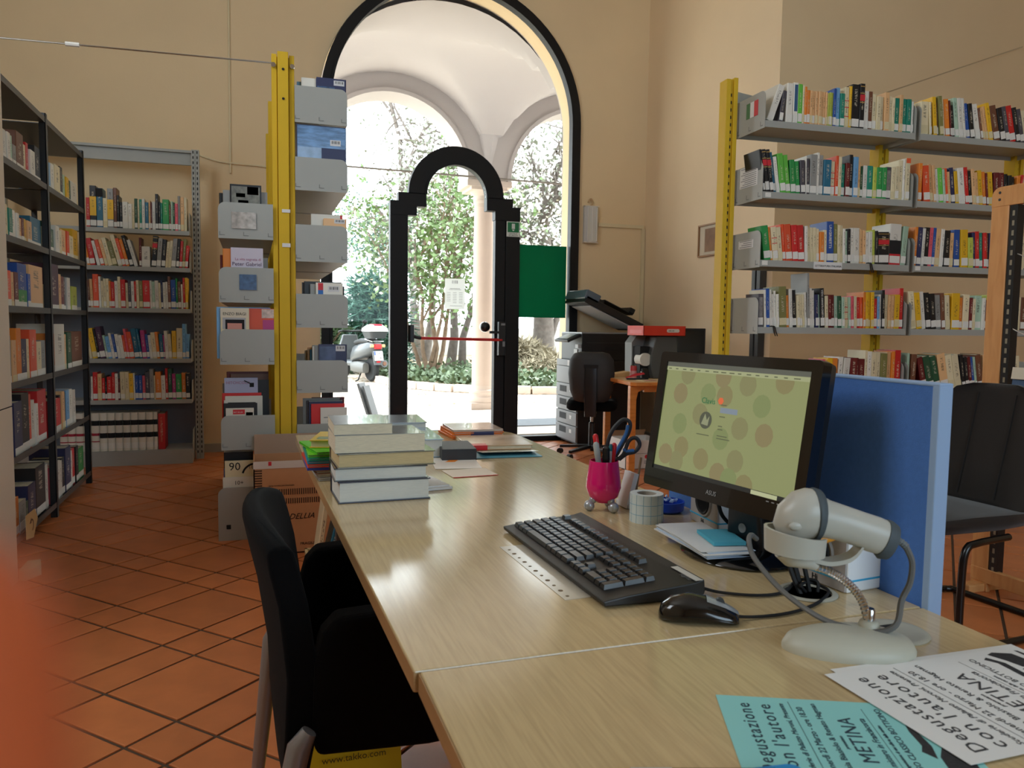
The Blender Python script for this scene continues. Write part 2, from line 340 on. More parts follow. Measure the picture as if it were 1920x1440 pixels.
# ================================================================ portico and garden
STONE = mat('pale_stone', (206, 190, 178), 0.8, var=0.05, scale=9)
PAVE = mat('portico_paving', (214, 204, 192), 0.8, var=0.05, scale=3)
b = MB().box(-9, 7.85, -0.15, 14, 10.75, 0.0); struct('ground_portico', b, PAVE)
BW, C0 = 2.65, 3.03
b = MB()
for k in range(-3, 4):
    xc = C0 + k * BW
    b.box(xc - 0.3, 10.25, 3.08, xc + 0.3, 10.7, 5.3)
    a = arc(xc + BW / 2, 3.08, BW / 2 - 0.3, 180, 0, 28); b.strip([(x, 5.3) for x, z in a], a, 'y', 10.25, 10.7)
    a2 = arc(xc + BW / 2, 3.08, BW / 2 - 0.25, 180, 0, 28)
    b.strip(a2, a, 'y', 10.21, 10.25)
struct('wall_arcade', b, EXTW, smooth=30)
b = MB()
nx, ny = 18, 18
for k in range(-3, 4):
    x0 = C0 + k * BW; vs = []
    for j in range(ny + 1):
        for i in range(nx + 1):
            x = -1 + 2 * i / nx; y = -1 + 2 * j / ny
            h = max(math.sqrt(max(0, 1 - x * x)), math.sqrt(max(0, 1 - y * y)))
            vs.append((x0 + BW / 2 * (1 + x) + 0.16 * (1 - y) / 2, 7.87 + 1.2 * (1 + y), 3.08 + 1.28 * h))
    b.add(vs, [(j * (nx + 1) + i, (j + 1) * (nx + 1) + i, (j + 1) * (nx + 1) + i + 1, j * (nx + 1) + i + 1) for j in range(ny) for i in range(nx)])
b.cur = 1; b.box(-6, 7.85, 5.3, 12, 10.9, 5.45)  # unseen slab over the vault, added to keep sky light from leaking in
struct('ceiling_portico_vault', b, [EXTW, STONE], smooth=35)
def column(x):
    t = thing('column', 'round pale stone column with moulded base, carrying the portico arches beyond the door' if abs(x - C0) < .1 else 'further round stone column of the portico, hidden beside the door', 'column', (x, 10.475, 0), group='portico columns')
    part('base', MB().box(-0.215, -0.215, 0, 0.215, 0.215, 0.09).lathe([(0.205, 0.09), (0.215, 0.12), (0.205, 0.16), (0.18, 0.175), (0.175, 0.2), (0.19, 0.225), (0.185, 0.255), (0.16, 0.27), (0.155, 0.32)], n=32), STONE, t, smooth=40)
    part('shaft', MB().lathe([(0.15, 0.32), (0.148, 1.3), (0.135, 2.82)], n=32), mat('pink_stone', (204, 184, 170), 0.8, var=0.04, scale=5), t, smooth=40)
    part('capital', MB().lathe([(0.135, 2.8), (0.15, 2.82), (0.15, 2.84), (0.137, 2.85), (0.14, 2.9), (0.2, 2.96)], n=32).box(-0.25, -0.25, 2.96, 0.25, 0.25, 3.0).box(-0.31, -0.27, 3.0, 0.31, 0.27, 3.08), STONE, t, smooth=40)
column(C0); column(C0 + BW)
solo('doormat', MB().box(2.75, 8.45, 0.0, 3.75, 9.05, 0.012), mat('mat_grey', (120, 126, 132), 0.95, var=0.1, scale=90), 'flat grey doormat on the paving outside the glass beside the door', 'doormat')
# tie rods across the portico
for nm, z, lab in (('tie_rod', 3.12, 'thin iron tie rod spanning the portico arch above the door'),):
    solo(nm, MB().tube([(-2, 10.15, z + 0.02), (3.0, 10.15, z - 0.02), (8, 10.15, z - 0.06)], 0.012, 6), mat('iron_rod', (120, 112, 104), 0.6), lab, 'tie rod')
GRAV = mat('gravel', (196, 186, 170), 0.95, var=0.28, scale=16, bump=0.5, bscale=60)
struct('ground_gravel', MB().box(-40, 10.75, -0.15, 45, 70, -0.012), GRAV)
# kerb stones and the planted bed
kp = smooth_path([(2.3, 17.5), (2.36, 15.6), (2.62, 14.3), (3.05, 13.45), (3.6, 12.95), (4.5, 12.55), (6.2, 12.3), (9, 12.2)], 2)
bed = [(p[0], p[1]) for p in kp] + [(14, 12.2), (14, 30), (2.3, 30)]
kb = link('ground_bed', MB().prism(bed, 'z', -0.012, 0.07).mesh('bed', mat('bed_soil', (128, 116, 88), 0.95, var=0.3, scale=12)), None); tag(kb, kind='structure')
kr = thing('kerb', 'low pale stone kerb edging the planted bed outside', 'kerb', (0, 0, 0))
for i in range(len(kp) - 1):
    a_, c_ = kp[i], kp[i + 1]
    d = Vector((c_[0] - a_[0], c_[1] - a_[1], 0)); n_ = Vector((-d.y, d.x, 0)).normalized() * 0.07
    d = d.normalized() * 0.012
    A, B_ = Vector((a_[0], a_[1], 0)) + d, Vector((c_[0], c_[1], 0)) - d
    q = [A - n_, B_ - n_, B_ + n_, A + n_]
    part('kerb_stone', MB().prism([(p.x, p.y) for p in q], 'z', -0.01, 0.12 + random.uniform(-.01, .01)), STONE, kr, bevel=0.012)
def leafmat(name, rgb, v=0.25):
    m = mat(name, rgb, 0.55, var=v, scale=2.5)
    m.node_tree.nodes['Principled BSDF'].inputs['Transmission Weight'].default_value = 0.0
    return m
def leaf(mb, p, L, W, rnd):
    d = Vector((rnd.gauss(0, 1), rnd.gauss(0, 1), rnd.gauss(0, .7))).normalized(); s = d.cross(Vector((rnd.gauss(0, 1), rnd.gauss(0, 1), rnd.gauss(0, 1)))).normalized()
    p = Vector(p); mb.add([p, p + d * L * .5 + s * W, p + d * L, p + d * L * .5 - s * W], [(0, 1, 2, 3)])
def branchy(mb, p, d, L, r, depth, rnd, tips, spread=0.6, lift=0.15, kids=3):
    q = p + d * L * 0.5 + Vector((rnd.gauss(0, 1), rnd.gauss(0, 1), 0)) * L * 0.05; e = p + d * L
    mb.tube([p, q, e], [r, r * 0.85, r * 0.65], 5 if depth > 1 else 4, False)
    tips.append((e, depth)); tips.append((q, depth))
    if depth <= 0: return
    for _ in range(kids):
        nd = (d + Vector((rnd.gauss(0, spread), rnd.gauss(0, spread), rnd.gauss(0, spread) + lift))).normalized()
        s_ = rnd.uniform(0.35, 1.0)
        branchy(mb, p + d * L * s_, nd, L * rnd.uniform(0.55, 0.8), r * 0.55, depth - 1, rnd, tips, spread, lift, kids)
BARK = mat('bark', (120, 100, 82), 0.95, var=0.25, scale=14); BARKG = mat('grey_bark', (96, 88, 82), 0.95, var=0.3, scale=10)
def tree(name, label, cat, loc, stems, nleaf, L, W, lm, sd, group=None, depth=3, blossom=0, spread=0.6, lift=0.15, hang=0.0, bark=BARK, size=0.35, kids=3):
    rnd = random.Random(sd); t = thing(name, label, cat, loc, 0, group)
    tips = []; twig = MB()
    for (dx, dy, dirv, ln, r) in stems:
        s = MB(); d = Vector(dirv).normalized(); p = Vector((dx, dy, -0.02))
        pts = [p + d * ln * k / 4 + Vector((rnd.gauss(0, .02), rnd.gauss(0, .02), 0)) * ln * (k > 0) for k in range(5)]
        s.tube(pts, [r * (1.25 if k == 0 else 1 - 0.1 * k) for k in range(5)], 10); part('trunk', s, bark, t, smooth=50)
        for k in (2, 3, 4, 4):
            nd = (d + Vector((rnd.gauss(0, .5), rnd.gauss(0, .5), .2))).normalized()
            branchy(twig, pts[k], nd, ln * 0.42, r * 0.5, depth, rnd, tips, spread, lift, kids)
    tag(part('branches', twig, bark, t), kind='stuff')
    f = MB()
    for _ in range(nleaf):
        e, dp = rnd.choice(tips)
        f.cur = 1 if rnd.random() < blossom else 0
        q = e + Vector((rnd.gauss(0, size), rnd.gauss(0, size), rnd.gauss(0, size) - abs(rnd.gauss(0, hang))))
        if q.z > 0.25: leaf(f, q, L * rnd.uniform(.6, 1.3), W * rnd.uniform(.7, 1.2), rnd)
    tag(part('foliage', f, [lm, mat('white_blossom', (250, 246, 240), 0.7)], t), kind='stuff')
G1 = leafmat('leaf_green', (92, 116, 66)); G2 = leafmat('leaf_dark', (66, 90, 56)); G3 = leafmat('leaf_bluegreen', (66, 106, 90)); G4 = leafmat('leaf_grey', (104, 108, 92))
tree('shrub_tree', 'many-stemmed leafy small tree in the bed behind the door glass', 'tree', (3.5, 16.2, 0.05),
     [(0, 0, (-.12, 0, 1), 2.3, .05), (.08, .05, (.05, .1, 1), 2.5, .06), (-.1, .1, (-.3, .1, 1), 2.2, .045), (.16, -.04, (.22, 0, 1), 2.3, .05), (.0, .12, (0.12, -.2, 1), 2.6, .04)], 5600, .12, .04, G1, 3, blossom=.12, depth=3, hang=.22, size=.3)
tree('garden_tree', 'slender twin-trunked tree with grey leaves and white blossom behind the column', 'tree', (4.45, 18.2, 0.05),
     [(0, 0, (.03, 0, 1), 3.4, .11), (.32, .1, (.16, .1, 1), 3.3, .09)], 4200, .12, .04, G4, 5, blossom=.5, depth=3, bark=BARKG, size=.45)
tree('garden_tree', 'thick-trunked blossoming tree behind the green sheet on the glass', 'tree', (7.0, 18.8, 0.05),
     [(0, 0, (.0, 0, 1), 3.6, .30), (0.1, 0, (.25, .1, 1), 3.2, .10)], 4600, .13, .045, G4, 8, blossom=.5, depth=3, bark=BARKG, size=.5)
tree('garden_tree', 'tall bare-branched tree with sparse blossom against the white sky', 'tree', (4.6, 22.5, 0.05),
     [(0, 0, (-.1, 0, 1), 5.2, .16), (.2, .2, (.15, .1, 1), 5.4, .12)], 3200, .13, .04, G4, 12, blossom=.6, depth=4, bark=BARKG, size=.5)
tree('conifer', 'blue-green conifer rising beyond the parked scooter', 'tree', (4.35, 25.5, 0),
     [(0, 0, (0, 0, 1), 3.3, .12)], 4600, .16, .035, G3, 15, depth=2, spread=.9, lift=-.1, size=.35)
def bush(name, label, cat, box, n, L, W, lm, sd, group=None):
    rnd = random.Random(sd); f = MB(); x0, y0, z0, x1, y1, z1 = box; c = ((x0 + x1) / 2, (y0 + y1) / 2, z0)
    for _ in range(n):
        a_, h_ = rnd.uniform(0, 2 * PI), rnd.random() ** .7
        rr = math.sqrt(rnd.random()) * math.sqrt(max(0.05, 1 - h_ * h_ * .8))
        leaf(f, (math.cos(a_) * rr * (x1 - x0) / 2, math.sin(a_) * rr * (y1 - y0) / 2, h_ * (z1 - z0)), L * rnd.uniform(.6, 1.4), W, rnd)
    t = thing(name, label, cat, c, 0, group)
    st = MB()
    for k in range(6): st.tube([(rnd.gauss(0, .1), rnd.gauss(0, .1), -.03), (rnd.gauss(0, .3), rnd.gauss(0, .3), (z1 - z0) * .6)], .02, 5)
    part('stem', st, BARK, t); tag(part('foliage', f, lm, t), kind='stuff')
bush('bamboo_bush', 'dense blue-green bamboo-like bush behind the parked scooter', 'bush', (2.0, 18.2, 0, 3.7, 20.5, 2.2), 6500, .42, .02, G3, 21)
bush('bush', 'green rounded bush left of the bamboo, beside the scooter', 'bush', (0.3, 17.5, 0, 2.2, 19.5, 1.6), 3000, .3, .03, G2, 22)
bush('bush', 'low brown dry bush behind the column base in the bed', 'bush', (5.0, 17.2, 0, 7.2, 19.2, .75), 2800, .22, .02, mat('dry_leaf', (140, 130, 108), .9, var=.2, scale=3), 23)
bush('bush', 'dry tangled low bush under the green sheet on the glass', 'bush', (5.0, 13.8, 0, 8.6, 17.0, .55), 4200, .2, .016, MC['dry_leaf'], 24)
rnd = random.Random(31); f = MB()
for _ in range(9000):
    x, y = rnd.uniform(2.4, 7.5), rnd.uniform(12.7, 17.5)
    k = max(0, (14.6 - y)) ; 
    if x < 2.5 + k * 1.05: continue
    leaf(f, (x, y, .07 + abs(rnd.gauss(0, .09))), .11, .045, rnd)
tag(link('ivy_ground_cover', f.mesh('ivy', leafmat('ivy_leaf', (92, 110, 80))), None), 'low carpet of ivy leaves covering the bed behind the stone kerb', 'ivy', kind='stuff')
f = MB()
for _ in range(2600):
    x, y = rnd.uniform(-.5, 6), rnd.uniform(10.9, 17)
    p = Vector((x, y, .0)); a_ = rnd.uniform(0, 6.28); d = Vector((math.cos(a_), math.sin(a_), 0)); s_ = Vector((-d.y, d.x, .2))
    f.add([p, p + d * .03 + s_ * .018, p + d * .06, p + d * .03 - s_ * .018], [(0, 1, 2, 3)])
tag(link('leaf_litter', f.mesh('litter', mat('fallen_leaf', (150, 118, 84), .9, var=.3, scale=4)), None), 'dry fallen leaves scattered over the gravel before the scooter', 'leaves', kind='stuff')
solo('garden_wall', MB().box(-10, 27, 0, 30, 27.3, 1.05), mat('pale_wall', (170, 168, 162), .9, var=.06, scale=2), 'low pale garden boundary wall far behind the trees', 'wall')
# leaning grey board outside the glass
lb = thing('folding_board', 'grey folded board leaning outside the glass, left of the door', 'board', (1.36, 9.6, 0), -0.5)
M_ = Matrix.Rotation(math.radians(-18), 3, 'Y')
part('panel', MB().cbox((-0.06, 0, 0.21), (0.03, 0.2, 0.46), M_), mat('board_grey', (70, 72, 74), .5), lb, bevel=.004)
part('rear_leg', MB().cbox((-0.0, 0, 0.20), (0.018, 0.2, 0.42), M_), DGREY, lb, bevel=.003)
# ---------------------------------------------------------------- scooter
sc = thing('scooter', 'parked grey motor scooter with white and red top box, seen from behind', 'scooter', (2.27, 15.72, 0), math.radians(20))
BODY = mat('scooter_grey', (78, 82, 86), .35, coat=.4); RUB = mat('tyre_rubber', (34, 36, 38), .8); LG = mat('scooter_light_grey', (92, 92, 90), .4)
def wheel(y, r):
    o = MB().lathe([(r * .55, -.05), (r * .9, -.055), (r, -.03), (r, .03), (r * .9, .055), (r * .55, .05)], n=24)
    t_ = part('wheel', o, RUB, sc, smooth=40); t_.matrix_local = Matrix.Translation((0, y, r)) @ Matrix.Rotation(PI / 2, 4, 'Y')
    part('hub', MB().lathe([(0, -.04), (r * .56, -.035), (r * .56, .035), (0, .04)], n=20), LG, t_)
wheel(0.05, .235); wheel(1.3, .235)
def loftbox(rows, n=12):
    R = []
    for (y, z, hw, hh) in rows: R.append([(hw * math.copysign(abs(math.cos(2 * PI * j / n)) ** .6, math.cos(2 * PI * j / n)), y, z + hh * math.copysign(abs(math.sin(2 * PI * j / n)) ** .6, math.sin(2 * PI * j / n))) for j in range(n)])
    return MB().rings(R)
part('tail_body', loftbox([(-.18, .70, .10, .09), (-.05, .66, .18, .14), (.25, .60, .20, .17), (.55, .55, .19, .16), (.7, .45, .15, .12)]), BODY, sc, smooth=60)
part('floorboard', loftbox([(.6, .34, .17, .07), (1.05, .34, .17, .07)]), BODY, sc, smooth=60)
part('leg_shield', MB().rings([[(-.22, 1.1, .3), (.22, 1.1, .3), (.22, 1.16, .3), (-.22, 1.16, .3)], [(-.24, 1.02, .6), (.24, 1.02, .6), (.24, 1.1, .6), (-.24, 1.1, .6)], [(-.16, .98, .92), (.16, .98, .92), (.16, 1.05, .92), (-.16, 1.05, .92)]]), BODY, sc, bevel=.02)
part('seat', loftbox([(-.02, .80, .13, .05), (.3, .80, .16, .06), (.6, .76, .12, .05)]), mat('seat_vinyl', (36, 38, 40), .6), sc, smooth=60)
bx = part('top_box', MB().rings([[(x * .8, y * .8 - .08, .86) for x, y in rrect(-.2, -.2, .2, .2, .06)], [(x * 1.05, y - .08, 1.0) for x, y in rrect(-.2, -.2, .2, .2, .06)]]), mat('top_box_grey', (58, 62, 66), .5), sc, smooth=40)
part('lid', MB().rings([[(x * 1.07, y * 1.02 - .08, 1.0) for x, y in rrect(-.2, -.2, .2, .2, .06)], [(x * 1.0, y - .08, 1.06) for x, y in rrect(-.2, -.2, .2, .2, .06)], [(x * .6, y * .6 - .08, 1.13) for x, y in rrect(-.2, -.2, .2, .2, .06)]]), mat('scooter_white', (206, 204, 202), .35), bx, smooth=30)
part('red_panel', MB().rings([[(x * .72, y * .5 - .16, 1.075) for x, y in rrect(-.2, -.2, .2, .2, .06)], [(x * .5, y * .45 - .1, 1.142) for x, y in rrect(-.2, -.2, .2, .2, .06)]]), mat('scooter_red', (214, 40, 60), .35), bx, smooth=30)
part('rack', MB().tube([(-.12, -.2, .80), (.12, -.2, .80), (.12, .1, .84), (-.12, .1, .84)], .012, 6, closed=True), CHROME, sc)
tl = part('tail_light', MB().cbox((0, -.2, .70), (.15, .05, .10)), mat('tail_red', (216, 36, 44), .3), sc, bevel=.015)
part('indicator', MB().cbox((-.125, -.19, .715), (.08, .04, .06)), mat('amber', (238, 186, 130), .3), sc, bevel=.012)
part('indicator', MB().cbox((.125, -.19, .715), (.08, .04, .06)), MC['amber'], sc, bevel=.012)
part('mudguard', MB().rings([[(-.1, -.17, .62), (.1, -.17, .62), (.1, -.14, .62), (-.1, -.14, .62)], [(-.09, -.24, .34), (.09, -.24, .34), (.09, -.21, .34), (-.09, -.21, .34)]]), BODY, sc)
pl = part('number_plate', MB().cbox((0, -.235, .52), (.19, .008, .19), Matrix.Rotation(math.radians(-14), 3, 'X')), WHITE, sc)
T_ = Matrix.Rotation(math.radians(-14), 3, 'X'); BLUE = mat('plate_blue', (40, 84, 170), .5)
part('blue_band', MB().cbox(Vector((0, -.235, .52)) + T_ @ Vector((-.08, -.005, .05)), (.03, .004, .08), T_), BLUE, pl)
lettering('DE', .075, Vector((0, -.235, .52)) + T_ @ Vector((-.05, -.006, .025)), (1, 0, 0), T_ @ Vector((0, 0, 1)), INK, pl)
lettering('21240', .068, Vector((0, -.235, .52)) + T_ @ Vector((-.088, -.006, -.07)), (1, 0, 0), T_ @ Vector((0, 0, 1)), INK, pl)
part('reflector', MB().cbox((0, -.225, .40), (.08, .02, .03)), MC['tail_red'], sc)
mf = part('exhaust', MB().tube([(.17, -.16, .36), (.19, .1, .33), (.18, .5, .26)], [.075, .085, .05], 14), mat('exhaust_metal', (120, 124, 128), .4, .6), sc, smooth=50)
part('exhaust_tip', MB().tube([(.17, -.18, .36), (.17, -.15, .36)], [.04, .045], 12), mat('copper_tip', (150, 110, 90), .4, .5), mf)
part('engine_case', loftbox([(-.02, .27, .07, .10), (.2, .28, .10, .12), (.5, .28, .08, .10)]), LG, sc, smooth=60).location = (-.17, 0, 0)
part('handlebar', MB().tube([(-.33, .86, .98), (-.2, .92, 1.0), (0, .96, .99), (.2, .92, 1.0), (.33, .86, .98)], .018, 8), BLACK, sc)
for s_ in (-1, 1): part('mirror', MB().tube([(.2 * s_, .92, 1.0), (.27 * s_, .9, 1.15)], .007, 6).ball((.29 * s_, .9, 1.19), (.06, .02, .045)), BLACK, sc)
part('kickstand', MB().tube([(-.1, .3, .18), (-.2, .25, .02), (-.27, .22, .0)], .014, 6), BLACK, sc)
# ================================================================ books
PAL = {'W': ((226, 223, 212), 'white'), 'C': ((226, 213, 176), 'cream'), 'T': ((226, 180, 128), 'tan'), 'Y': ((234, 184, 34), 'yellow'), 'O': ((232, 134, 44), 'orange'),
 'R': ((206, 38, 36), 'red'), 'D': ((104, 26, 28), 'maroon'), 'P': ((222, 92, 108), 'pink'), 'M': ((178, 52, 122), 'magenta'), 'U': ((74, 38, 66), 'purple'), 'B': ((38, 84, 164), 'blue'),
 'L': ((116, 172, 218), 'azure'), 'K': ((22, 22, 25), 'black'), 'G': ((146, 146, 142), 'grey'), 'N': ((36, 84, 56), 'green'), 'E': ((44, 150, 74), 'emerald'), 'V': ((20, 134, 112), 'teal'),
 'A': ((34, 104, 132), 'petrol'), 'Z': ((116, 72, 50), 'brown'), 'S': ((170, 200, 176), 'sage'), 'J': ((186, 198, 84), 'lime'), 'H': ((78, 74, 82), 'charcoal'), 'F': ((128, 126, 72), 'olive'),
 'Q': ((104, 196, 72), 'grass-green'), 'X': ((226, 84, 44), 'vermilion'), 'I': ((42, 48, 88), 'navy')}
SPEC = {'u': 'B', 'w': 'W', 'b': 'C', 'k': 'K', 'g': 'H', 'x': 'C', 'm': 'W', 'v': 'K', 'y': 'Y', 'q': 'G', 'c': 'K', 'a': 'A', 'e': 'B'}
def bookmat(k):
    nm = 'book_cover_' + PAL[k][1].replace('-', '_')
    if nm in MC: return MC[nm]
    rgb = PAL[k][0]; m = mat(nm, rgb, 0.42, objvar=0.12)
    nt = m.node_tree; N = nt.nodes; L = nt.links; b = N['Principled BSDF']; base = b.inputs['Base Color'].links[0].from_socket
    tc = N.new('ShaderNodeTexCoord'); sx = N.new('ShaderNodeSeparateXYZ'); L.new(tc.outputs['Generated'], sx.inputs[0])
    oi = N.new('ShaderNodeObjectInfo'); rn = N.new('ShaderNodeMath'); rn.operation = 'MULTIPLY'; rn.inputs[1].default_value = 37; L.new(oi.outputs['Random'], rn.inputs[0])
    mp = N.new('ShaderNodeMapping'); mp.inputs['Scale'].default_value = (3, 0, 46); L.new(tc.outputs['Generated'], mp.inputs[0])
    no = N.new('ShaderNodeTexNoise'); no.noise_dimensions = '4D'; no.inputs['Scale'].default_value = 1.0; no.inputs['Detail'].default_value = 2; L.new(mp.outputs[0], no.inputs['Vector']); L.new(rn.outputs[0], no.inputs['W'])
    def M(op, a, c):
        n = N.new('ShaderNodeMath'); n.operation = op
        for i, q in enumerate((a, c)):
            if isinstance(q, (int, float)): n.inputs[i].default_value = q
            else: L.new(q, n.inputs[i])
        return n.outputs[0]
    xa = M('ABSOLUTE', M('SUBTRACT', sx.outputs[0], .5), 0); mk = M('LESS_THAN', xa, .17)
    mk = M('MULTIPLY', mk, M('LESS_THAN', sx.outputs[1], .02)); mk = M('MULTIPLY', mk, M('GREATER_THAN', no.outputs['Fac'], .52))
    hi = M('LESS_THAN', sx.outputs[2], M('ADD', .7, M('MULTIPLY', oi.outputs['Random'], .22))); mk = M('MULTIPLY', mk, hi)
    mk = M('MULTIPLY', mk, M('GREATER_THAN', sx.outputs[2], M('ADD', .32, M('MULTIPLY', oi.outputs['Random'], .2))))
    mk = M('MULTIPLY', mk, .6)
    mx = N.new('ShaderNodeMix'); mx.data_type = 'RGBA'; L.new(mk, mx.inputs[0]); L.new(base, mx.inputs[6])
    lum = sum(rgb) / 3; mx.inputs[7].default_value = lin((60, 52, 46)) if lum > 140 else lin((214, 204, 180))
    L.new(mx.outputs[2], b.inputs['Base Color'])
    return m
STC = mat('spine_sticker_cream', (222, 210, 168), 0.6, var=0.1, scale=260)
REDBAND = mat('red_band', (206, 40, 50), .5); GOLDB = mat('gold_band', (190, 156, 92), .4, .4); BLUEB = mat('blue_title_block', (52, 92, 132), .5); ORB = mat('orange_block', (232, 96, 52), .5)
def cover_mb(t, d, h):
    bt = min(.0022, t * .25); c = min(.003, t * .22)
    return MB().prism([(0, d), (0, c), (c, 0), (t - c, 0), (t, c), (t, d), (t - bt, d), (t - bt, bt * 1.3), (bt, bt * 1.3), (bt, d)], 'z', 0, h)
def book(M, t, d, h, k, name, label=None, group=None, sticker=STICK, style=None, cat='book', jig=1):
    key = SPEC.get(k, k); me = cover_mb(t, d, h).mesh(name, bookmat(key))
    o = link(name, me, M=M); tag(o, label, cat, group)
    bt = min(.0022, t * .25)
    link('page_block', MB().box(bt, bt * 1.3, .003, t - bt, d - .004, h - .003).mesh('page_block', PAGES), o)
    def band(nm, z0, z1, m, y=-.0005, x0=None, x1=None): link(nm, MB().box(-.0002 if x0 is None else x0, y, z0, t + .0002 if x1 is None else x1, .0012, z1).mesh(nm, m), o)
    if sticker and t >= .006: link('spine_sticker', MB().box(t * .04, -.0009, .012, t * .96, .0008, .052 + random.uniform(-.004, .006)).mesh('spine_sticker', sticker), o)
    if k == 'b':
        for z in (.10, .145, .155): band('red_band', h * (.28 if z == .10 else .5 if z == .145 else .66), h * (.28 if z == .10 else .5 if z == .145 else .66) + .004, REDBAND)
    elif k == 'k': band('red_title_field', h * .62, h * .76, REDBAND); band('gold_line', h * .78, h * .80, GOLDB); band('gold_line', h * .58, h * .60, GOLDB); band('gold_line', h * .93, h * .95, GOLDB)
    elif k == 'w': band('title_block', h * .30, h * .95, BLUEB, x0=t * .2, x1=t * .85)
    elif k == 'x': band('orange_block', h * .88, h * .995, ORB)
    elif k == 'm': band('black_block', h * .27, h * .60, INK); band('red_block', .0, h * .27, REDBAND)
    elif k == 'c': band('yellow_block', h * .28, h * .74, bookmat('Y'))
    elif k == 'q': band('yellow_block', h * .22, h * .72, bookmat('Y'))
    elif k == 'a': band('black_block', h * .78, h * .995, INK)
    elif k == 'e': band('green_block', .0, h * .45, bookmat('E'))
    elif k == 'v': lettering('VIENI AVANTI CRETINO', min(.017, t * .6), (t * .28, -.001, h * .96), (0, 0, -1), (1, 0, 0), WHITE, o, name='spine_title')
    elif k == 'u': lettering('UNGARETTI', min(.024, t * .55), (t * .3, -.001, h * .92), (0, 0, -1), (1, 0, 0), WHITE, o, name='spine_title')
    elif k == 'g': band('silver_field', h * .3, h * .9, mat('silver_print', (150, 150, 152), .35, .5, var=.3, scale=80), x0=t * .15, x1=t * .85)
    return o
ORD = 'first second third fourth fifth sixth seventh eighth ninth tenth eleventh twelfth thirteenth fourteenth fifteenth sixteenth seventeenth eighteenth nineteenth twentieth twenty-first twenty-second twenty-third twenty-fourth twenty-fifth twenty-sixth twenty-seventh twenty-eighth twenty-ninth thirtieth thirty-first thirty-second thirty-third thirty-fourth thirty-fifth thirty-sixth thirty-seventh thirty-eighth thirty-ninth fortieth forty-first forty-second forty-third forty-fourth forty-fifth forty-sixth forty-seventh forty-eighth forty-ninth fiftieth'.split()
USED = set()
def parse(spec, h0):
    out = []; lean = 0.0
    for tok in spec.split():
        p = tok[1:].split(',')
        if len(p) > 2 and p[2]: lean = float(p[2])
        out.append([tok[0], float(p[0]), float(p[1]) if len(p) > 1 and p[1] else h0, lean])
    return out
def row(spec, O, D, N, L, za, zb, where, h0=60, depth=.15, sticker=None, hmax=.33, jog=.012):
    """a row of single books: spec gives colour, apparent width, height and lean of each; za, zb are the viewing distances of the two ends"""
    O, D, N = Vector(O), Vector(D).normalized(), Vector(N).normalized(); Z = Vector((0, 0, 1)); it = parse(spec, h0)
    tot = sum(i[1] for i in it); acc = 0; bs = []
    for k, wpx, hpx, lean in it:
        t0, t1 = acc / tot, (acc + wpx) / tot; acc += wpx
        f = lambda t: t * za / (zb * (1 - t) + t * za)
        s0, s1 = f(t0) * L, f(t1) * L; zz = za + (zb - za) * (s0 + s1) / 2 / L
        bs.append([k, (s1 - s0), min(hmax, max(.13, hpx * zz / 1470)), lean])
    sc_ = 1.0
    for _ in range(4):
        pos = []; prof = None; x = 0.0
        for k, wd, h, lean in bs:
            if k == '_': x += wd * sc_; prof = None if prof is None else [(z, max(a, x)) if z == 0 else (z, a) for z, a in prof]; continue
            a = math.radians(lean); t = max(.004, wd * sc_ * math.cos(a) - .0006)
            zo = t * math.sin(a) if a > 0 else 0.0
            lf = lambda z: (z - zo) * math.tan(a) if z < h * math.cos(a) + zo else -9
            rg = lambda z: (t / math.cos(a) + z * math.tan(a)) if a <= 0 else (t * math.cos(a) + (z) * math.tan(a))
            st = x
            if prof:
                for z in (0.0, .04, .08, .12, .16, .2, .24, .28):
                    pr = [q for zz_, q in prof if abs(zz_ - z) < 1e-6]
                    if pr and lf(z) > -5: st = max(st, pr[0] - lf(z))
            elif a < 0: st = max(st, x)
            pos.append((k, st, t, h, a, zo))
            prof = [(z, st + rg(z) + .0006) for z in (0.0, .04, .08, .12, .16, .2, .24, .28) if z <= h * math.cos(a) + .02]
            x = st + rg(0) + .0006
        if pos: sc_ *= max(.6, min(1.25, (L / x))) if abs(x / L - 1) > .004 else 1
    n = len(pos)
    for i, (k, st, t, h, a, zo) in enumerate(pos):
        d = min(depth, h * .72) if h < .3 else depth
        key = SPEC.get(k, k); cn = PAL[key][1]
        hard = t > .03 or (key in 'KDUIZH' and t > .015)
        kind = 'hardcover_book' if hard else 'pocket_paperback' if h < .19 else 'paperback_book'; word = 'hardback' if hard else 'paperback'
        sz = ('thin ' if t < .012 else 'thick ' if t > .026 else '') + ('tall ' if h > .235 else 'short ' if h < .155 else '')
        le = 'leaning ' if abs(a) > .1 else ''
        ca = PAL[SPEC.get(pos[i - 1][0], pos[i - 1][0])][1] if i else None; cb = PAL[SPEC.get(pos[i + 1][0], pos[i + 1][0])][1] if i < n - 1 else None
        if ca and cb: nb = f'between {ca} and {cb}'
        else: nb = f'beside {ca or cb} at the row end'
        lab = f'{sz}{le}{cn} {word} {nb}, {where}'
        if lab in USED: lab = f'{sz}{cn} {word}, {ORD[i]} book along, {where}'
        USED.add(lab)
        ca_, sa = math.cos(a), math.sin(a); ex = D * ca_ - Z * sa; ez = D * sa + Z * ca_
        j = random.uniform(0, jog)
        p = O + D * st + Z * (zo + .0008) + N * j
        M = Matrix(((ex.x, N.x, ez.x, p.x), (ex.y, N.y, ez.y, p.y), (ex.z, N.z, ez.z, p.z), (0, 0, 0, 1)))
        stk = sticker or (STC if key in 'CTJYF' and random.random() < .7 else STICK)
        book(M, t, d, h, k, kind, lab, 'books on the ' + where, stk)
